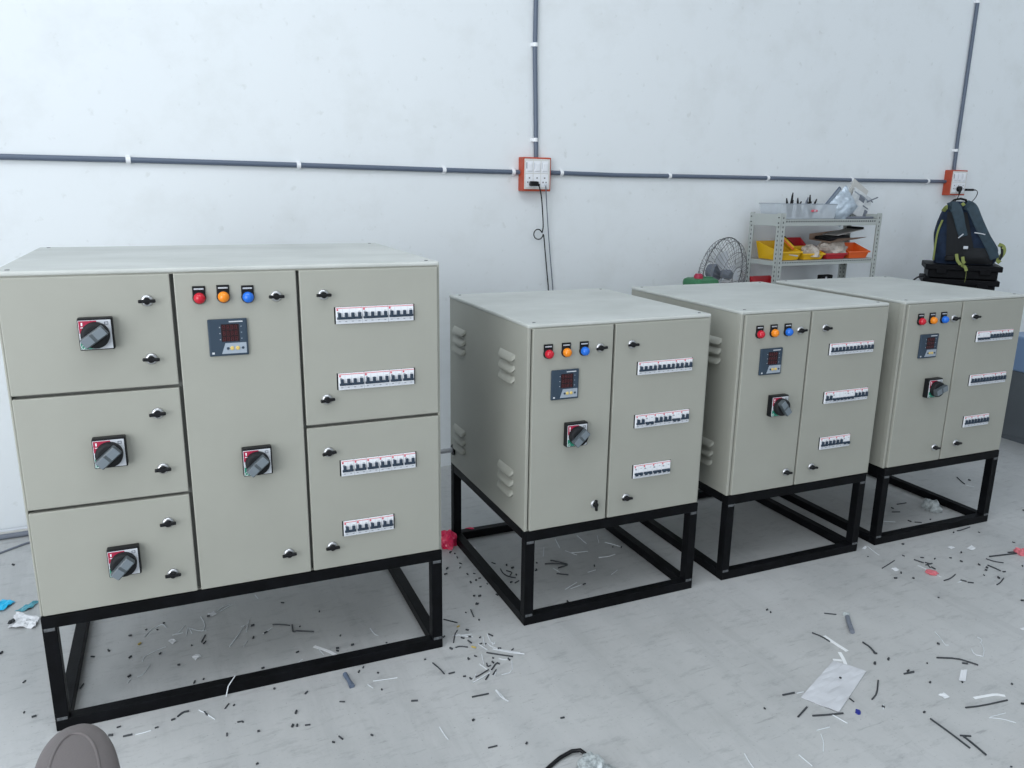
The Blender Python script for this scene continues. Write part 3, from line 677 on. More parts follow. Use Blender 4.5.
def backpack():
    g = thing('backpack', 'dark blue backpack with lime green webbing, standing on black cases in the corner', 'backpack', (2.845, 5.055, 1.0105), -.36)
    H = .385
    # outline half widths by height (left x, right x)
    prof = [(0, -.145, .185), (.03, -.155, .205), (.10, -.160, .200), (.18, -.165, .150), (.26, -.155, .095), (.32, -.140, .045), (.36, -.112, .015), (.385, -.080, -.02)]
    def lerp(h):
        for i in range(len(prof) - 1):
            if prof[i][0] <= h <= prof[i + 1][0]:
                q = (h - prof[i][0]) / (prof[i + 1][0] - prof[i][0]); return prof[i][1] * (1 - q) + prof[i + 1][1] * q, prof[i][2] * (1 - q) + prof[i + 1][2] * q
        return prof[-1][1], prof[-1][2]
    b = MB(); n = 32; rings = 26
    def fn(u, v):
        h = v * H; l, r = lerp(h); c = (l + r) / 2; a = (r - l) / 2; t = 2 * PI * u
        dep = (.085 - .030 * v) * (1 if v > .06 else .8)
        e = .62
        cx = math.copysign(abs(math.cos(t)) ** e, math.cos(t)); cy = math.copysign(abs(math.sin(t)) ** e, math.sin(t))
        return (c + a * cx * (1 + .02 * math.sin(9 * v + 3 * t)), .02 + dep * cy + .02 * v + .005 * math.sin(13 * v + 5 * t), h)
    b.grid(fn, n, rings, 'bag', True, None, True)
    top = [fn(i / n, 1) for i in range(n)]; bot = [fn(i / n, 0) for i in range(n)]
    b.add(top, [tuple(range(n))], 'bag', True); b.add(bot, [tuple(range(n))[::-1]], 'bag')
    b.build('bag_body', g)
    def ribbon(pts, w, k, th=.012, name='strap', lab=None):
        b = MB(); P = [Vector(p) for p in pts]
        for _ in range(2):
            Q = [P[0]]
            for i in range(len(P) - 1): Q += [P[i] * .75 + P[i + 1] * .25, P[i] * .25 + P[i + 1] * .75]
            P = Q + [P[-1]]
        vs = []; fs = []
        for i, p in enumerate(P):
            d_ = (P[min(i + 1, len(P) - 1)] - P[max(i - 1, 0)]).normalized(); a = d_.cross(Vector((0, 1, 0))).normalized(); nn = a.cross(d_).normalized()
            ww = w[0] * (1 - i / (len(P) - 1)) + w[1] * i / (len(P) - 1) if isinstance(w, tuple) else w
            for (s, t_) in ((-1, -.6), (-.8, -1), (.8, -1), (1, -.6), (1, .6), (-1, .6)): vs.append(p + a * s * ww + nn * t_ * th * .5)
        m = 6
        for i in range(len(P) - 1):
            for j in range(m): fs.append((i * m + j, i * m + (j + 1) % m, (i + 1) * m + (j + 1) % m, (i + 1) * m + j))
        fs += [tuple(range(m)), tuple(range((len(P) - 1) * m, len(P) * m))]
        b.add(vs, fs, k, False); o = b.build(name, g)
        if lab: tag(o, lab)
        return o
    ribbon([(-.11, -.055, .345), (-.085, -.085, .36), (-.06, -.095, .30), (-.04, -.092, .235), (-.015, -.085, .175)], (.034, .024), 'strap', name='shoulder_strap')
    ribbon([(-.02, -.045, .365), (.01, -.078, .355), (.04, -.088, .29), (.075, -.088, .225), (.11, -.088, .165), (.15, -.085, .10), (.175, -.08, .045)], (.030, .026), 'strap', name='shoulder_strap')
    b = MB()
    def pad(u, v):
        a = (u - .5) * 2; bb = (v - .5) * 2; return (-.005 + .085 * a * (1 - .35 * v) - .06 * v, -.060 - .022 * (1 - a * a) * (1 - bb * bb) - .0, .02 + .30 * v)
    b.grid(pad, 14, 16, 'mesh', True); b.build('back_padding', g)
    def hump(u, v):
        a = (u - .5) * 2; bb = (v - .5) * 2; return (.07 + .10 * a, -.066 - .035 * (1 - a * a) * (1 - bb * bb), .005 + .10 * v)
    b = MB(); b.grid(hump, 12, 10, 'mesh', True); b.build('hip_padding', g)
    b = MB(); pts = [(-.10, .0, .375), (-.085, -.01, .395), (-.05, -.01, .402), (-.02, -.005, .395), (-.005, .0, .372)]; b.tube(pts, .007, 'black', 8); b.build('top_handle', g)
    ribbon([(-.140, -.03, .325), (-.130, -.06, .350), (-.125, -.07, .350)], .012, 'lime', .006, 'webbing')
    ribbon([(-.045, -.06, .375), (-.035, -.08, .362)], .009, 'lime', .006, 'webbing')
    ribbon([(-.138, -.04, .27), (-.158, -.05, .20), (-.160, -.05, .12), (-.158, -.04, .02)], .0055, 'lime', .005, 'webbing')
    ribbon([(-.04, -.095, .065), (-.035, -.11, .035), (-.03, -.12, .022), (-.01, -.125, .0), (.005, -.178, -.004), (.015, -.180, -.03)], .009, 'lime', .006, 'webbing')
    ribbon([(-.005, -.105, .05), (0, -.115, .02), (.01, -.12, .012)], .009, 'lime', .006, 'webbing')
    ribbon([(.19, -.05, .13), (.215, -.07, .12), (.222, -.07, .08), (.19, -.08, .035), (.205, -.09, .022)], .012, 'lime', .006, 'webbing')
    ribbon([(.205, -.065, .12), (.212, -.08, .07), (.20, -.09, .04)], .007, 'black', .006, 'webbing')
    ribbon([(.04, -.098, .20), (.075, -.10, .196), (.10, -.098, .190)], .003, 'offw', .003, 'reflective_trim'); ribbon([(-.045, -.108, .165), (-.03, -.108, .18), (-.02, -.107, .19)], .003, 'offw', .003, 'reflective_trim')
    b = MB(); b.box(-.008, .017, -.1045, -.085, .098, .116, 'offw', .002); b.build('patch', g)
    b = MB(); b.tube([(.014, -.181, -.03), (.016, -.181, -.06), (.015, -.180, -.10)], .0015, 'lime', 5); b.build('cord_end', g)
    b = MB(); b.box(-.10, -.045, -.105, -.07, .02, .055, 'black', .008); b.build('buckle', g)
backpack()
b = MB(); b.tube([(2.50, 4.955, .90), (2.53, 4.945, .930), (2.57, 4.94, .945), (2.60, 4.945, .93)], .005, 'black', 8)
b.tube([(2.50, 4.955, .90), (2.49, 4.97, .6), (2.49, 4.98, .01)], .005, 'black', 8)
tag(b.build('black_cable'), 'black cable curling out left of the black cases under the backpack', 'cable')

# ------------------------------------------------------------------ blue-grey steel cabinet at the right edge
def cupboard():
    g = thing('steel_cupboard', 'low steel cupboard, blue above and dark grey below, at the right edge', 'cupboard', (3.13, 4.26, 0), .40)
    b = MB(); b.box(0, .55, .004, .46, .03, .42, 'tin', .004); b.box(.004, .546, .010, .455, 0, .03, 'tin'); b.build('cupboard_body', g)
    b = MB(); b.box(-.002, .552, .0, .462, .42, .63, 'bluelid', .012); b.build('upper_section', g)
    for x in (.008, .279):
        b = MB(); b.box(x, x + .263, -.012, .006, .04, .41, 'tin', .004); dd = b.build('door', g)
        xx = x + (.235 if x < .1 else .028); b = MB(); b.tube([(xx, -.012, .26), (xx, -.03, .27), (xx, -.03, .35), (xx, -.012, .36)], .005, 'chrome', 8); b.build('handle', dd)
cupboard()

# ------------------------------------------------------------------ office chair whose arm pad enters the frame
def chair():
    g = thing('office_chair', 'warm grey chair arm rising at the bottom left corner of the photo', 'chair', (-.783, .735, 0), .51)
    def pad(cx, name):
        b = MB()
        def fn(u, v):
            t = 2 * PI * u; y = (v - .5) * 2          # -1 near .. 1 far tip
            e = (1 - abs(y) ** 2.4) ** .5 if abs(y) < 1 else 0
            ex = .055 * e; c = math.cos(t); s = math.sin(t)
            return (cx + ex * math.copysign(abs(c) ** .8, c), y * .165 - .0, .652 + (.034 * e) * math.copysign(abs(s) ** .7, s))
        b.grid(fn, 32, 33, 'shell', True, None, True); o = b.build(name, g)
        b = MB(); pts = []
        for i in range(25):
            a = PI * i / 24; pts.append((cx + .030 * math.cos(a), .01 + .105 * math.sin(a), .652 + .034 * (1 - ((.01 + .105 * math.sin(a)) / .165) ** 2.4) ** .5 * abs(math.sqrt(max(0, 1 - (.030 * math.cos(a) / .055) ** 2))) ** .7 - .0005))
        b.tube(pts, .0028, 'shell', 6); b.build('seam', o)
        b = MB(); b.tube([(cx, -.05, .64), (cx, -.05, .50), (cx * .75, -.05, .42)], .018, 'blackm', 12); b.build('arm_support', g)
    pad(.255, 'armrest'); pad(-.255, 'armrest')
    b = MB(); b.box(-.22, .22, -.22, .20, .40, .47, 'shell', .03); b.build('seat', g)
    b = MB(); b.box(-.20, .20, -.30, -.25, .50, .86, 'shell', .024); b.build('backrest', g)
    b = MB(); b.tube([(0, -.28, .55), (0, -.27, .42), (0, -.1, .40)], .02, 'blackm', 10); b.build('back_support', g)
    b = MB(); b.tube([(0, 0, .40), (0, 0, .10)], .028, 'blackm', 14); b.build('column', g)
    for i in range(5):
        a = 2 * PI * i / 5 + .3; c, s = math.cos(a), math.sin(a)
        b = MB(); b.tube([(0, 0, .11), (.22 * c, .22 * s, .075)], .02, 'blackm', 8, rs=[.026, .016]); l = b.build('base_leg', g)
        b = MB(); X = T(.22 * c, .22 * s, .028) @ Matrix.Rotation(a, 4, 'Z'); b.tube([X @ Vector((0, -.018, 0)), X @ Vector((0, .018, 0))], .028, 'blackm', 16); b.tube([X @ Vector((0, 0, .02)), X @ Vector((0, 0, .06))], .008, 'blackm', 8); b.build('caster', l)
chair()

# ------------------------------------------------------------------ odds and ends on the floor
def W0_(x, y, z):
    a = cab[0][2]; return (cab[0][0] + x * math.cos(a) - y * math.sin(a), cab[0][1] + x * math.sin(a) + y * math.cos(a), z)
def flat(name, label, cat, pts, k, h=.0015, wave=0., group=None, z=.0004, seed=0, n=6):
    # thin sheet spanned by four corners, gently rumpled
    c = sum((Vector((*p, 0)) for p in pts), Vector()) / 4; rnd = random.Random(seed); b = MB()
    P = [Vector((*p, 0)) - c for p in pts]; hh = {}
    def S(dz):
        def fn(u, v):
            p = P[0] * (1 - u) * (1 - v) + P[1] * u * (1 - v) + P[2] * u * v + P[3] * (1 - u) * v
            key = (round(u, 2), round(v, 2)); r_ = hh.setdefault(key, rnd.random())
            return (p.x, p.y, dz + wave * r_)
        return fn
    b.grid(S(h), n, n, k, False); b.grid(S(0), n, n, k, False)
    N = n; i0 = lambda i, j: j * N + i; e = N * N; fs = []
    for i in range(N - 1):
        fs += [(i0(i, 0), i0(i + 1, 0), i0(i + 1, 0) + e, i0(i, 0) + e), (i0(i, N - 1), i0(i + 1, N - 1), i0(i + 1, N - 1) + e, i0(i, N - 1) + e)]
        fs += [(i0(0, i), i0(0, i + 1), i0(0, i + 1) + e, i0(0, i) + e), (i0(N - 1, i), i0(N - 1, i + 1), i0(N - 1, i + 1) + e, i0(N - 1, i) + e)]
    b.f += [list(f) for f in fs]; b.mi += [0] * len(fs); b.sm += [False] * len(fs)
    return tag(b.build(name, None, (c.x, c.y, z)), label, cat, group)
flat('plastic_pouch', 'large flat whitish plastic pouch lying on the open floor at right', 'pouch', [(.861, 2.013), (.946, 1.947), (1.110, 2.146), (1.030, 2.200)], 'poly', .002, .0025, None, .0005, 4, 9)
b = MB(); b.lathe([(.004, 0), (.004, .002)], 'black', 10, Matrix.Rotation(-PI / 2, 4, 'X')); tag(b.build('insulation_ring', None, (1.008, 2.095, .0125)), 'tiny black ring lying on the whitish plastic pouch', 'ring')
def blob(name, label, cat, k, x, y, sx, sy, sz_, seed, z=0., rz=0.):
    rnd = random.Random(seed); bm = bmesh.new(); bmesh.ops.create_icosphere(bm, subdivisions=3, radius=1); b = MB()
    for v in bm.verts:
        m = 1 + rnd.uniform(-.16, .16) + .2 * math.sin(4 * v.co.x + seed) * math.cos(5 * v.co.y + seed)
        v.co = Vector((v.co.x * m * sx, v.co.y * m * sy, (max(v.co.z * m, -.25) + .25) * sz_))
    b.bm(bm, k); bm.free(); o = b.build(name, None, (x, y, z), (0, 0, rz)); return tag(o, label, cat)
blob('plastic_wrap', 'crumpled clear wrap under the right-end stand, against its side rail', 'wrap', 'bubble', 1.985, 3.45, .035, .055, .035, 2)
blob('pink_plastic', 'crumpled pink-red plastic on the floor left of the first two-door stand', 'plastic scrap', 'pink', -.255, 2.99, .035, .045, .050, 5)
blob('pink_plastic', 'small pink-red plastic tuft behind the rail of the first two-door stand', 'plastic scrap', 'pink', -.165, 3.085, .03, .014, .03, 8)
blob('plastic_wrap', 'white crumpled wrap beside the black cable at the bottom edge', 'wrap', 'bubble', .218, 1.705, .034, .035, .03, 9)
blob('plastic_wrap', 'small folded clear wrap to the right of the white one at the bottom edge', 'wrap', 'bubble', .262, 1.69, .022, .03, .012, 19)
b = MB(); b.tube([(-.03, 1.55, .006), (.05, 1.63, .006), (.112, 1.711, .006), (.139, 1.741, .007), (.171, 1.762, .010), (.193, 1.764, .012), (.205, 1.750, .012)], .0052, 'black', 10)
tag(b.build('black_cable'), 'thick black cable curving up from the bottom edge to the white wrap', 'cable')
blob('coral_scrap', 'coral-red scrap lying on a white strip, right part of floor', 'scrap', 'coral', 1.652, 2.803, .022, .02, .008, 6, .0015)
blob('coral_scrap', 'coral-red scrap at the right edge with a black wire beside it', 'scrap', 'coral', 2.117, 2.990, .022, .024, .018, 7)
b = MB(); b.tube([(1.965, 2.953, .003), (2.04, 2.972, .003), (2.095, 2.985, .004)], .003, 'lk', 6); tag(b.build('wire_offcut'), 'black wire pointing at the coral-red scrap on the right edge', 'wire offcut')
blob('blue_scrap', 'tiny dark blue plastic bit to the lower right of the whitish pouch', 'scrap', 'blue', 1.001, 1.948, .007, .008, .008, 3)
b = MB(); b.tube([(1.178, 2.456, .008), (1.165, 2.405, .008), (1.156, 2.361, .008)], .008, 'ink', 10); tube_ = tag(b.build('tube_piece'), 'short grey tube piece lying above the white tape strips', 'tube')
blob('plastic_scrap', 'small clear plastic bit at the upper end of the grey tube piece', 'scrap', 'bubble', 1.185, 2.478, .012, .010, .010, 13)
b = MB(); b.tube([(-.492, 2.087, .006), (-.475, 2.058, .006), (-.459, 2.029, .006)], .007, 'pvc', 8, rs=[.008, .006, .009]); tag(b.build('tube_piece'), 'dusty blue-grey tube piece in front of the widest stand', 'tube')
b = MB(); b.tube([(1.384, 1.77, .02), (1.46, 1.70, .02)], .022, 'copper', 14); tag(b.build('wood_piece'), 'tan rounded piece at the bottom right corner', 'wood piece')
# left edge: cyan tape, pale sheet, rods along the wall
flat('cyan_tape', 'bright cyan tape piece on the floor at the left edge', 'tape', [(-1.778, 2.414), (-1.737, 2.425), (-1.735, 2.485), (-1.789, 2.498)], 'cyan', .002, .012, None, .0005, 1)
flat('teal_tape', 'duller teal tape strip left of the largest panel, beside the bright cyan one', 'tape', [(-1.690, 2.410), (-1.651, 2.440), (-1.655, 2.492), (-1.685, 2.455)], 'teal', .002, .010, None, .0005, 2)
flat('white_sheet', 'crumpled white sheet piece by the widest stand, below the cyan tape', 'sheet', [(-1.656, 2.317), (-1.568, 2.320), (-1.585, 2.375), (-1.677, 2.400)], 'lq', .002, .014, None, .0005, 3, 8)
blob('dark_scrap', 'dark scrap on the crumpled white sheet at left', 'scrap', 'ld', -1.652, 2.333, .009, .014, .007, 21, .015)
RG = 'rods along the foot of the wall'
for (o, k, lab) in ((.035, 'offw', 'pale thin rod lying closest to the wall at the left edge'), (.062, 'card', 'grey-beige rod lying between two others at the wall foot'), (.098, 'ink', 'darkest rod lying in front of the others at the wall foot')):
    b = MB(); r_ = .009 if k != 'ink' else .011; p0 = W3(-3.4, o, r_); p1 = W3(-1.75, o, r_); b.tube([p0, p1], r_, k, 10); tag(b.build('rod'), lab, 'rod', RG)
b = MB(); b.tube([(-2.30, 2.60, .004), (-2.023, 2.853, .004), (-1.978, 2.935, .004), (-1.86, 3.08, .004)], .0045, 'ink', 8); tag(b.build('grey_cable'), 'thin dark cable on the floor left behind the largest panel', 'cable')
b = MB(); b.tube([W0_(.430, -.012, .002), W0_(.438, -.006, .030), W0_(.448, .006, .0362), W0_(.460, .030, .0362)], .0016, 'lw', 6); tag(b.build('nylon_strand'), 'white nylon strand draped over the front bottom rail of the widest stand', 'strand')
# threaded stud with a black washer sticking out of the second panel's side
Y1 = cab[1][2]
g = thing('threaded_stud', 'short steel stud with black washer between the largest panel and its neighbour', 'stud', (cab[1][0] - math.sin(Y1) * .705, cab[1][1] + math.cos(Y1) * .705, .405), Y1)
b = MB(); b.tube([(-.001, 0, 0), (-.006, 0, 0)], .022, 'black', 16); b.build('washer', g)
b = MB(); b.tube([(-.006, 0, 0), (-.07, 0, 0)], .009, 'chrome', 12)
for i in range(10): b.tube([(-.010 - i * .006, 0, 0), (-.013 - i * .006, 0, 0)], .0105, 'offw', 10)
b.build('rod', g)

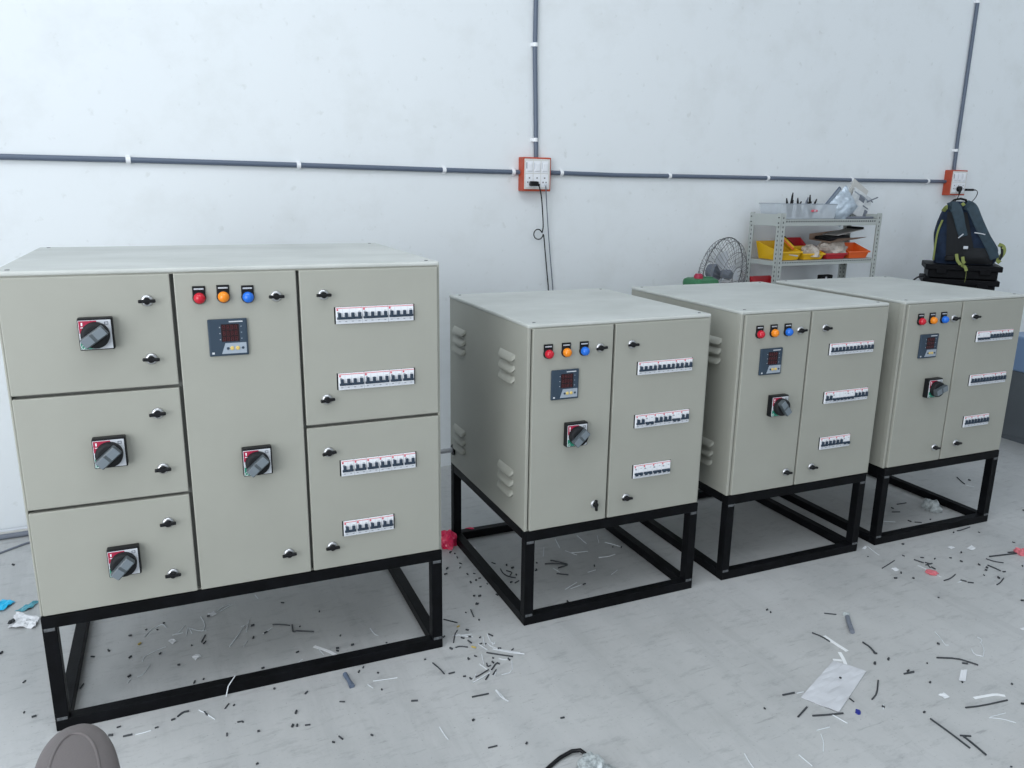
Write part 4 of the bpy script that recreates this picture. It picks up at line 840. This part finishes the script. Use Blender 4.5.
# ------------------------------------------------------------------ wire offcuts swept around the floor, metres on the floor
LIT = {'big':{'z':[[(-1.187,2.279),(-1.187,2.316),(-1.176,2.337)],[(-1.176,2.337),(-1.162,2.36),(-1.14,2.335)],[(-1.131,2.144),(-1.138,2.172),(-1.125,2.191)],[(-1.125,2.191),(-1.111,2.211),(-1.095,2.226)],[(-1.101,2.292),(-1.086,2.311),(-1.085,2.354)],[(-1.057,2.298),(-1.07,2.34)],[(-1.066,2.34),(-1.042,2.304)],[(-1.061,2.335),(-1.025,2.32),(-1.002,2.321)],[(-1.053,2.407),(-1.029,2.374),(-1.013,2.342),(-1.014,2.317)],[(-1.012,2.443),(-1.001,2.478),(-0.98,2.497)],[(-0.893,2.234),(-0.889,2.297)],[(-1.11,2.065),(-1.097,2.081),(-1.101,2.126)],[(-1.124,2.033),(-1.126,2.054)],[(-1.094,2.297),(-1.073,2.308)],[(-0.892,2.23),(-0.888,2.286),(-0.886,2.355)],[(-0.847,2.232),(-0.847,2.267)],[(-0.867,2.318),(-0.882,2.388)],[(-0.896,2.35),(-0.882,2.361)],[(-0.809,2.309),(-0.789,2.347)],[(-0.463,2.35),(-0.442,2.314),(-0.429,2.307)],[(-0.656,2.141),(-0.642,2.169)],[(-1.0,2.442),(-0.986,2.472),(-0.974,2.49)],[(-0.916,2.559),(-0.898,2.535)],[(-0.607,2.228),(-0.582,2.194)]],'q':[[(-1.1,2.256),(-1.092,2.271),(-1.072,2.257),(-1.079,2.241)],[(-1.037,2.427),(-1.021,2.442),(-1.004,2.423),(-1.018,2.408)],[(-0.989,2.171),(-0.977,2.19),(-0.961,2.176),(-0.972,2.155)]],'k':[[(-0.991,2.254),(-0.995,2.295)],[(-0.981,2.244),(-0.979,2.259)],[(-1.249,2.005),(-1.251,2.027)],[(-0.794,2.363),(-0.765,2.366),(-0.734,2.36)],[(-0.729,2.365),(-0.716,2.322),(-0.706,2.322)],[(-0.707,2.327),(-0.645,2.324)],[(-0.694,2.111),(-0.679,2.116),(-0.669,2.133)]],'d':[[(-1.263,2.199)],[(-1.296,2.165)],[(-1.236,2.285)],[(-1.179,2.165)],[(-1.201,2.323)],[(-1.164,2.322)],[(-1.16,2.363)],[(-1.012,2.128)],[(-1.015,2.235)],[(-0.93,2.043)],[(-0.909,2.059)],[(-1.135,2.067)],[(-1.095,2.187)],[(-1.028,2.411)],[(-0.7,2.355)],[(-0.668,2.205)],[(-0.553,2.303)],[(-0.546,2.229)],[(-0.543,2.215)],[(-0.502,2.25)],[(-0.395,2.266)],[(-0.554,2.173)],[(-0.592,2.149)],[(-0.75,2.118)],[(-0.802,2.507)],[(-0.658,2.452)],[(-0.833,2.283)],[(-0.859,2.356)],[(-0.802,2.315)]],'y':[[(-1.186,2.234),(-1.182,2.244)]],'s':[[(-0.624,2.24),(-0.589,2.223),(-0.563,2.209),(-0.542,2.191)]]},'fore':{'k':[[(-0.797,1.924),(-0.794,1.946)],[(-0.482,1.963),(-0.466,1.963)],[(-0.589,1.995),(-0.585,2.007)],[(-1.026,1.803),(-1.005,1.812)],[(-0.915,1.887),(-0.908,1.906),(-0.893,1.911)],[(-0.85,1.91),(-0.835,1.895)],[(-0.554,1.859),(-0.54,1.862)],[(-0.452,1.817),(-0.439,1.805)],[(-0.277,1.97),(-0.258,1.972)]],'z':[[(-0.403,2.062),(-0.363,2.072),(-0.333,2.081)],[(-0.416,2.045),(-0.397,2.028)],[(-0.997,1.812),(-0.977,1.821),(-0.963,1.83)],[(-0.868,1.917),(-0.843,1.903),(-0.809,1.879)]],'d':[[(-0.777,1.94)],[(-0.593,1.912)],[(-0.454,2.107)],[(-0.445,2.13)],[(-0.395,2.102)],[(-0.685,2.017)],[(-0.37,2.021)],[(-1.061,1.807)],[(-1.056,1.841)],[(-0.922,1.875)],[(-0.753,1.817)],[(-0.738,1.869)],[(-0.953,1.841)],[(-0.575,1.857)],[(-0.587,1.855)],[(-0.673,1.832)],[(-0.593,1.913)],[(-0.461,1.793)],[(-0.729,1.87)],[(-0.364,1.823)],[(-0.637,1.709)],[(-1.43,2.034)],[(-1.309,1.879)],[(-1.347,1.896)],[(-1.589,2.177)],[(-1.913,2.76)]]},'gap':{'d':[[(-0.24,2.921)],[(-0.221,2.91)],[(-0.209,2.877)],[(-0.192,2.826)],[(-0.192,2.791)],[(-0.241,2.781)],[(-0.243,2.736)],[(-0.16,2.738)],[(-0.134,2.744)],[(-0.112,2.708)],[(-0.125,2.691)],[(-0.144,2.674)],[(-0.106,2.642)],[(-0.127,2.574)],[(-0.106,2.574)],[(-0.113,2.518)],[(-0.082,2.666)],[(-0.042,2.583)]]},'second':{'d':[[(-0.146,2.951)],[(-0.011,2.816)],[(0.012,2.795)],[(0.027,2.739)],[(-0.015,2.635)],[(0.008,2.679)],[(0.108,2.839)],[(0.104,2.777)],[(0.427,2.991)],[(0.463,2.992)],[(0.334,2.822)],[(0.282,2.673)],[(0.211,2.543)],[(0.105,2.783)]],'k':[[(-0.07,2.838),(-0.055,2.827)],[(-0.034,2.786),(-0.024,2.748),(-0.002,2.723),(0.025,2.714)],[(-0.012,2.772),(0.013,2.759),(0.003,2.733)],[(0.022,2.674),(0.037,2.692)],[(0.14,2.832),(0.18,2.837),(0.229,2.829)],[(0.163,2.863),(0.193,2.851),(0.229,2.832)],[(0.191,2.798),(0.229,2.825)],[(0.182,2.753),(0.206,2.748),(0.227,2.744)]],'s':[[(-0.194,3.039),(-0.173,3.003),(-0.144,2.959)]],'z':[[(0.228,2.953),(0.273,2.915)],[(0.249,2.935),(0.32,2.95)],[(0.192,3.065),(0.207,2.977)],[(0.374,3.102),(0.374,3.033)],[(0.142,2.982),(0.136,2.897)],[(0.4,3.037),(0.425,3.023),(0.458,2.999)],[(0.359,2.897),(0.398,2.905),(0.429,2.927)],[(0.208,2.633),(0.255,2.688)],[(0.172,2.798),(0.195,2.766)],[(0.228,2.639),(0.271,2.67)],[(0.304,2.769),(0.336,2.79)],[(0.393,2.753),(0.422,2.792)],[(0.287,3.099),(0.32,3.024)]]},'heap':{'k':[[(-0.069,2.218),(-0.029,2.208),(0.016,2.198)],[(-0.234,2.158),(-0.208,2.127),(-0.193,2.102)],[(-0.18,2.103),(-0.162,2.111)],[(-0.096,2.088),(-0.08,2.104),(-0.059,2.127)],[(-0.103,1.992),(-0.08,2.0),(-0.055,2.009)],[(-0.223,2.413),(-0.174,2.392)],[(-0.178,2.272),(-0.177,2.323),(-0.171,2.345)],[(-0.169,2.244),(-0.155,2.252),(-0.13,2.247)],[(-0.133,2.479),(-0.12,2.432)],[(-0.05,2.127),(-0.035,2.165),(-0.026,2.157)],[(-0.045,2.102),(-0.036,2.127)],[(-0.066,2.076),(-0.058,2.101)],[(-0.156,2.302),(-0.144,2.297)],[(-0.066,2.326),(-0.051,2.314)],[(-0.066,2.16),(-0.063,2.142),(-0.053,2.149)],[(-0.132,2.286),(-0.119,2.27)]],'w':[[(-0.07,2.326),(-0.062,2.292),(-0.049,2.263)],[(-0.068,2.271),(-0.053,2.251),(-0.012,2.232),(0.039,2.221)],[(-0.049,2.239),(0.007,2.22),(0.052,2.214)],[(-0.034,2.028),(-0.019,2.005),(-0.006,1.983)],[(-0.104,2.061),(-0.075,2.09),(-0.054,2.112)],[(0.012,2.177),(0.014,2.117),(-0.019,2.102)],[(-0.174,2.323),(-0.145,2.311),(-0.117,2.308)],[(-0.183,2.314),(-0.15,2.317),(-0.122,2.324)],[(-0.084,2.21),(-0.075,2.156)],[(-0.096,2.266),(-0.067,2.234)],[(-0.04,2.098),(-0.036,2.116)],[(-0.097,2.104),(-0.104,2.075)],[(-0.083,2.308),(-0.077,2.258)],[(-0.089,2.156),(-0.063,2.127)],[(-0.054,2.276),(-0.045,2.268),(-0.043,2.28)],[(-0.029,2.188),(-0.011,2.181),(0.007,2.189)]],'d':[[(-0.183,2.237)],[(-0.212,2.305)],[(-0.138,2.348)],[(-0.125,2.574)],[(-0.105,2.574)],[(-0.113,2.519)],[(-0.101,2.412)],[(-0.149,2.459)],[(-0.093,2.304)],[(-0.089,2.268)],[(-0.073,2.268)],[(-0.124,2.182)],[(-0.103,2.198)],[(-0.131,2.091)],[(-0.112,2.081)],[(0.014,2.238)],[(0.003,2.183)],[(-0.047,2.189)],[(-0.028,2.242)],[(-0.047,2.166)],[(-0.045,2.586)],[(-0.127,2.307)]],'y':[[(-0.173,2.365),(-0.166,2.372)],[(-0.118,2.249),(-0.104,2.243)]]},'open':{'k':[[(-0.049,1.78),(-0.025,1.789)]],'w':[[(-0.185,1.86),(-0.17,1.83),(-0.157,1.81)],[(-0.035,2.025),(-0.017,1.991),(0.003,1.976)]],'d':[[(0.155,1.906)],[(0.053,1.799)],[(-0.094,1.89)],[(-0.26,2.176)],[(0.915,2.506)],[(0.923,2.491)]]},'far':{'k':[[(1.473,2.837),(1.507,2.865),(1.554,2.906)],[(1.638,2.916),(1.654,2.898),(1.664,2.888)],[(1.67,2.893),(1.688,2.878)],[(1.662,2.87),(1.696,2.886)],[(1.676,2.854),(1.683,2.836)],[(1.667,2.742),(1.7,2.758),(1.738,2.793)],[(1.734,2.749),(1.752,2.738)],[(1.752,2.731),(1.772,2.727)],[(1.94,2.934),(1.959,2.91),(1.99,2.899)],[(1.913,2.877),(1.926,2.854),(1.936,2.829)],[(1.854,2.715),(1.879,2.734),(1.912,2.769)],[(1.673,2.878),(1.668,2.847)],[(2.066,2.995),(2.103,3.0)],[(1.674,2.937),(1.687,2.934)]],'d':[[(1.662,3.059)],[(1.461,2.938)],[(1.488,2.756)],[(1.558,2.758)],[(1.882,2.881)],[(1.897,2.854)],[(1.881,2.833)],[(1.85,2.792)],[(1.894,2.771)],[(1.946,2.822)],[(1.824,2.906)],[(1.578,2.612)],[(1.797,2.937)],[(2.051,2.874)],[(1.877,2.598)],[(1.531,2.801)],[(1.728,2.927)],[(1.612,2.951)]],'w':[[(1.502,3.037),(1.506,2.986),(1.514,2.953)],[(1.629,2.868),(1.653,2.823),(1.672,2.772)],[(1.713,2.729),(1.733,2.74)]],'q':[[(1.914,3.028),(1.95,3.057),(1.953,3.029),(1.924,3.008)],[(1.838,3.036),(1.86,3.047),(1.866,3.03),(1.846,3.019)],[(1.507,2.834),(1.528,2.847),(1.536,2.826),(1.515,2.813)],[(1.469,3.013),(1.492,3.035),(1.497,3.024),(1.474,3.003)]]},'mid':{'k':[[(1.37,2.226),(1.433,2.223),(1.458,2.207),(1.481,2.188)],[(1.222,2.136),(1.259,2.149)],[(1.169,2.307),(1.181,2.281),(1.183,2.25)],[(1.436,2.198),(1.452,2.195)]],'w':[[(1.444,2.38),(1.443,2.336),(1.436,2.3),(1.448,2.3)],[(1.572,2.35),(1.578,2.334),(1.563,2.317)],[(1.563,2.317),(1.553,2.28),(1.526,2.238)],[(1.511,2.279),(1.502,2.248),(1.523,2.238)]],'d':[[(1.21,2.213)],[(1.156,2.189)],[(1.181,2.245)],[(1.324,2.195)],[(1.417,2.306)],[(1.243,2.153)]]},'bag':{'k':[[(0.81,2.022),(0.849,2.034)],[(0.821,1.924),(0.862,1.968)],[(1.067,2.008),(1.094,2.036),(1.127,2.101)],[(1.022,2.362),(1.047,2.338),(1.061,2.31)],[(1.003,2.012),(1.009,1.996)],[(1.169,2.309),(1.18,2.284),(1.182,2.253)],[(0.864,1.93),(0.909,1.935),(0.956,1.943)],[(1.111,2.489),(1.151,2.482)]],'z':[[(0.853,1.869),(0.895,1.884)],[(0.859,1.854),(0.855,1.823),(0.839,1.785)],[(0.856,2.033),(0.878,2.04)],[(0.922,1.938),(0.951,1.901)],[(0.77,1.771),(0.79,1.731)],[(1.09,1.985),(1.081,1.966)]],'w':[[(0.627,1.772),(0.63,1.745),(0.635,1.721)]],'s':[[(1.056,2.345),(1.073,2.303),(1.097,2.257)],[(1.069,2.25),(1.066,2.208),(1.057,2.161)],[(1.031,2.207),(1.058,2.204)]],'d':[[(1.21,2.214)],[(1.156,2.19)],[(1.183,2.247)],[(0.738,1.96)]]},'corner':{'k':[[(1.323,1.976),(1.38,1.987),(1.467,2.014)],[(1.195,1.925),(1.219,1.866),(1.24,1.806)],[(1.241,1.856),(1.27,1.854)],[(1.248,1.853),(1.259,1.819),(1.268,1.78)],[(1.222,2.136),(1.258,2.146)]],'s':[[(1.374,2.022),(1.413,2.033),(1.451,2.042),(1.473,2.035)]],'z':[[(1.373,1.938),(1.427,1.956)],[(1.367,1.934),(1.402,1.93),(1.43,1.914)]],'q':[[(1.412,2.161),(1.432,2.162),(1.393,2.102),(1.374,2.105)],[(1.275,2.035),(1.296,2.044),(1.303,2.024),(1.285,2.018)],[(1.752,2.411),(1.768,2.414),(1.756,2.395),(1.751,2.4)]],'d':[[(1.192,1.953)],[(1.281,2.094)],[(1.528,2.092)],[(1.501,1.998)],[(1.877,2.598)],[(1.381,2.098)],[(1.309,1.738)],[(1.085,1.975)]]},'fourth':{'k':[[(1.843,3.496),(1.896,3.515)],[(1.776,3.403),(1.814,3.405)],[(1.804,3.309),(1.813,3.294)],[(1.826,3.291),(1.856,3.288)],[(2.337,3.876),(2.326,3.815),(2.323,3.779)],[(1.969,3.202),(1.992,3.21),(2.048,3.244)]],'d':[[(1.799,3.448)],[(1.913,3.322)],[(1.861,3.265)],[(1.731,3.212)],[(1.75,3.204)],[(1.773,3.213)],[(2.379,3.836)],[(1.944,3.184)],[(1.662,3.06)],[(1.869,2.988)],[(2.414,3.442)],[(2.059,3.191)],[(2.151,3.093)]],'z':[[(1.683,3.295),(1.739,3.292)],[(2.323,3.763),(2.351,3.745)]]}}
WHERE = dict(big='on the floor under the widest stand', fore='on the floor in front of the widest stand', gap='between the largest panel and its neighbour',
 second='under the first two-door stand', heap='in the offcut heap beside the widest stand', open='on the bare floor in front of the two-door stands',
 far='on the floor in front of the right-end stand', mid='on the right floor below the coral-red scraps', bag='around the whitish plastic pouch', corner='near the bottom right corner', fourth='by the rails of the right-end stand')
KIND = dict(k=('wire_offcut', 'black wire offcut', 'wire offcut'), z=('nylon_strand', 'thin pale nylon strand', 'strand'), w=('cable_tie_offcut', 'curly white cable tie offcut', 'cable tie'),
 s=('tape_strip', 'flat white tape strip', 'tape strip'), q=('paper_scrap', 'white paper scrap', 'paper scrap'), d=('insulation_chunk', 'tiny black insulation chunk', 'insulation chunk'), y=('yellow_wire_offcut', 'yellow wire bit', 'wire offcut'))
cnt = 0
chunk = None
for gname, kinds in LIT.items():
    for kd, items in kinds.items():
        nm, lb, ct = KIND[kd]; label = lb + ' ' + WHERE[gname]; grp = (lb + 's ' + WHERE[gname]) if len(items) > 1 else None
        for pl in items:
            cnt += 1; rnd = random.Random(cnt)
            if kd == 'd':
                x, y = pl[0]; r_ = .0020 + .0016 * rnd.random(); a = rnd.uniform(0, PI)
                ln = rnd.uniform(.0022, .006)
                b = MB(); b.tube([(-ln * math.cos(a), -ln * math.sin(a), r_), (ln * math.cos(a), ln * math.sin(a), r_)], r_, 'ld', 8)
                o = b.build(nm, None, (x, y, 0))
            elif kd == 'q' or (kd == 's' and False):
                o = flat(nm, None, None, pl, 'lq', .001, .003, None, .0004, cnt, 4)
            else:
                r_ = {'k': .0024, 'z': .0013, 'w': .0016, 's': .0055, 'y': .003}[kd] * rnd.uniform(.85, 1.15)
                zc = r_ if kd != 's' else .002
                if gname == 'fore' and cnt in (): zc = .04
                P = [Vector((x, y, zc)) for x, y in pl]; c = P[0].copy(); c.z = 0; P = [p - c for p in P]
                if len(P) > 2:
                    Q = [P[0]]
                    for i in range(len(P) - 1): Q += [P[i] * .75 + P[i + 1] * .25, P[i] * .25 + P[i + 1] * .75]
                    P = Q + [P[-1]]
                b = MB()
                if kd == 's':
                    vs = []; fs = []
                    for i, p in enumerate(P):
                        d_ = (P[min(i + 1, len(P) - 1)] - P[max(i - 1, 0)]).normalized(); a = Vector((-d_.y, d_.x, 0)) * r_
                        vs += [p + a, p - a, p - a - Vector((0, 0, .0015)), p + a - Vector((0, 0, .0015))]
                    for i in range(len(P) - 1):
                        for j in range(4): fs.append((i * 4 + j, i * 4 + (j + 1) % 4, i * 4 + 4 + (j + 1) % 4, i * 4 + 4 + j))
                    fs += [(0, 1, 2, 3), tuple(range(len(P) * 4 - 4, len(P) * 4))]; b.add(vs, fs, 'ls')
                else: b.tube(P, r_, {'k': 'lk', 'z': 'lz', 'w': 'lw', 'y': 'ly'}[kd], 6)
                o = b.build(nm, None, tuple(c))
            tag(o, label, ct, grp)

# ------------------------------------------------------------------ camera
cam = bpy.data.cameras.new('camera'); co = bpy.data.objects.new('camera', cam); C.objects.link(co)
f_, p_, r_ = 784.806, .245115, .0145495
cp, sp_, cr, sr = math.cos(p_), math.sin(p_), math.cos(r_), math.sin(r_)
X0 = Vector((1, 0, 0)); Y0 = Vector((0, -sp_, -cp)); Fw = Vector((0, cp, -sp_))
right = X0 * cr - Y0 * sr; up = -(X0 * sr + Y0 * cr)
mw = Matrix((( right.x, up.x, -Fw.x, 0), (right.y, up.y, -Fw.y, 0), (right.z, up.z, -Fw.z, 1.44), (0, 0, 0, 1)))
co.matrix_world = mw; cam.sensor_width = 36; cam.lens = f_ * 36 / 1024; cam.clip_start = .05; cam.clip_end = 100
bpy.context.scene.camera = co

# ------------------------------------------------------------------ light: daylight through the roller door at left plus added fill lamps
def area(name, loc, direction, sx, sy, power, col):
    l = bpy.data.lights.new(name, 'AREA'); l.shape = 'RECTANGLE'; l.size = sx; l.size_y = sy; l.energy = power; l.color = col
    o = bpy.data.objects.new(name, l); C.objects.link(o); o.location = loc; o.rotation_euler = Vector(direction).to_track_quat('-Z', 'Y').to_euler(); return o
c = W3(TL - .1, 4.2, 1.95)
area('roller_door_daylight', c, (EX, EY, -.05), 4.6, 3.7, 112, (.92, .96, 1.0))
c = W3(TL - .05, 4.6, 1.7)
area('left_front_fill', c, (EX - .35 * -EY, EY + .35 * EX, -.02), 2.6, 2.8, 84, (.95, .975, 1.0))  # extra lamp added to brighten the left panel fronts and near floor
c = W3(1.5, OUT, 2.6)
area('front_fill', c, (-EY, EX, 0), 8, 3.6, 45, (.93, .97, 1.0))  # added fill lamp behind the camera, where no front wall is built
c = W3(-2.0, 3.0, 4.5)
area('overhead_fill', c, (0, 0, -1), 5.5, 1.8, 92, (.92, .96, 1.0))  # added overhead lamp lifting panel tops and left floor, ceiling has no opening
c = W3(4.6, 2.4, 4.5)
area('overhead_fill', c, (0, 0, -1), 3.0, 1.8, 34, (.88, .95, 1.0))  # added overhead lamp that lightens the right wall and right floor
w = bpy.data.worlds.new('overcast_sky'); bpy.context.scene.world = w; w.use_nodes = True
w.node_tree.nodes['Background'].inputs['Color'].default_value = (.80, .90, 1.0, 1); w.node_tree.nodes['Background'].inputs['Strength'].default_value = .48
vs = bpy.context.scene.view_settings; vs.view_transform = 'Standard'; vs.look = 'None'; vs.gamma = 1; vs.use_curve_mapping = False; vs.exposure = 0.0
bpy.context.view_layer.update()
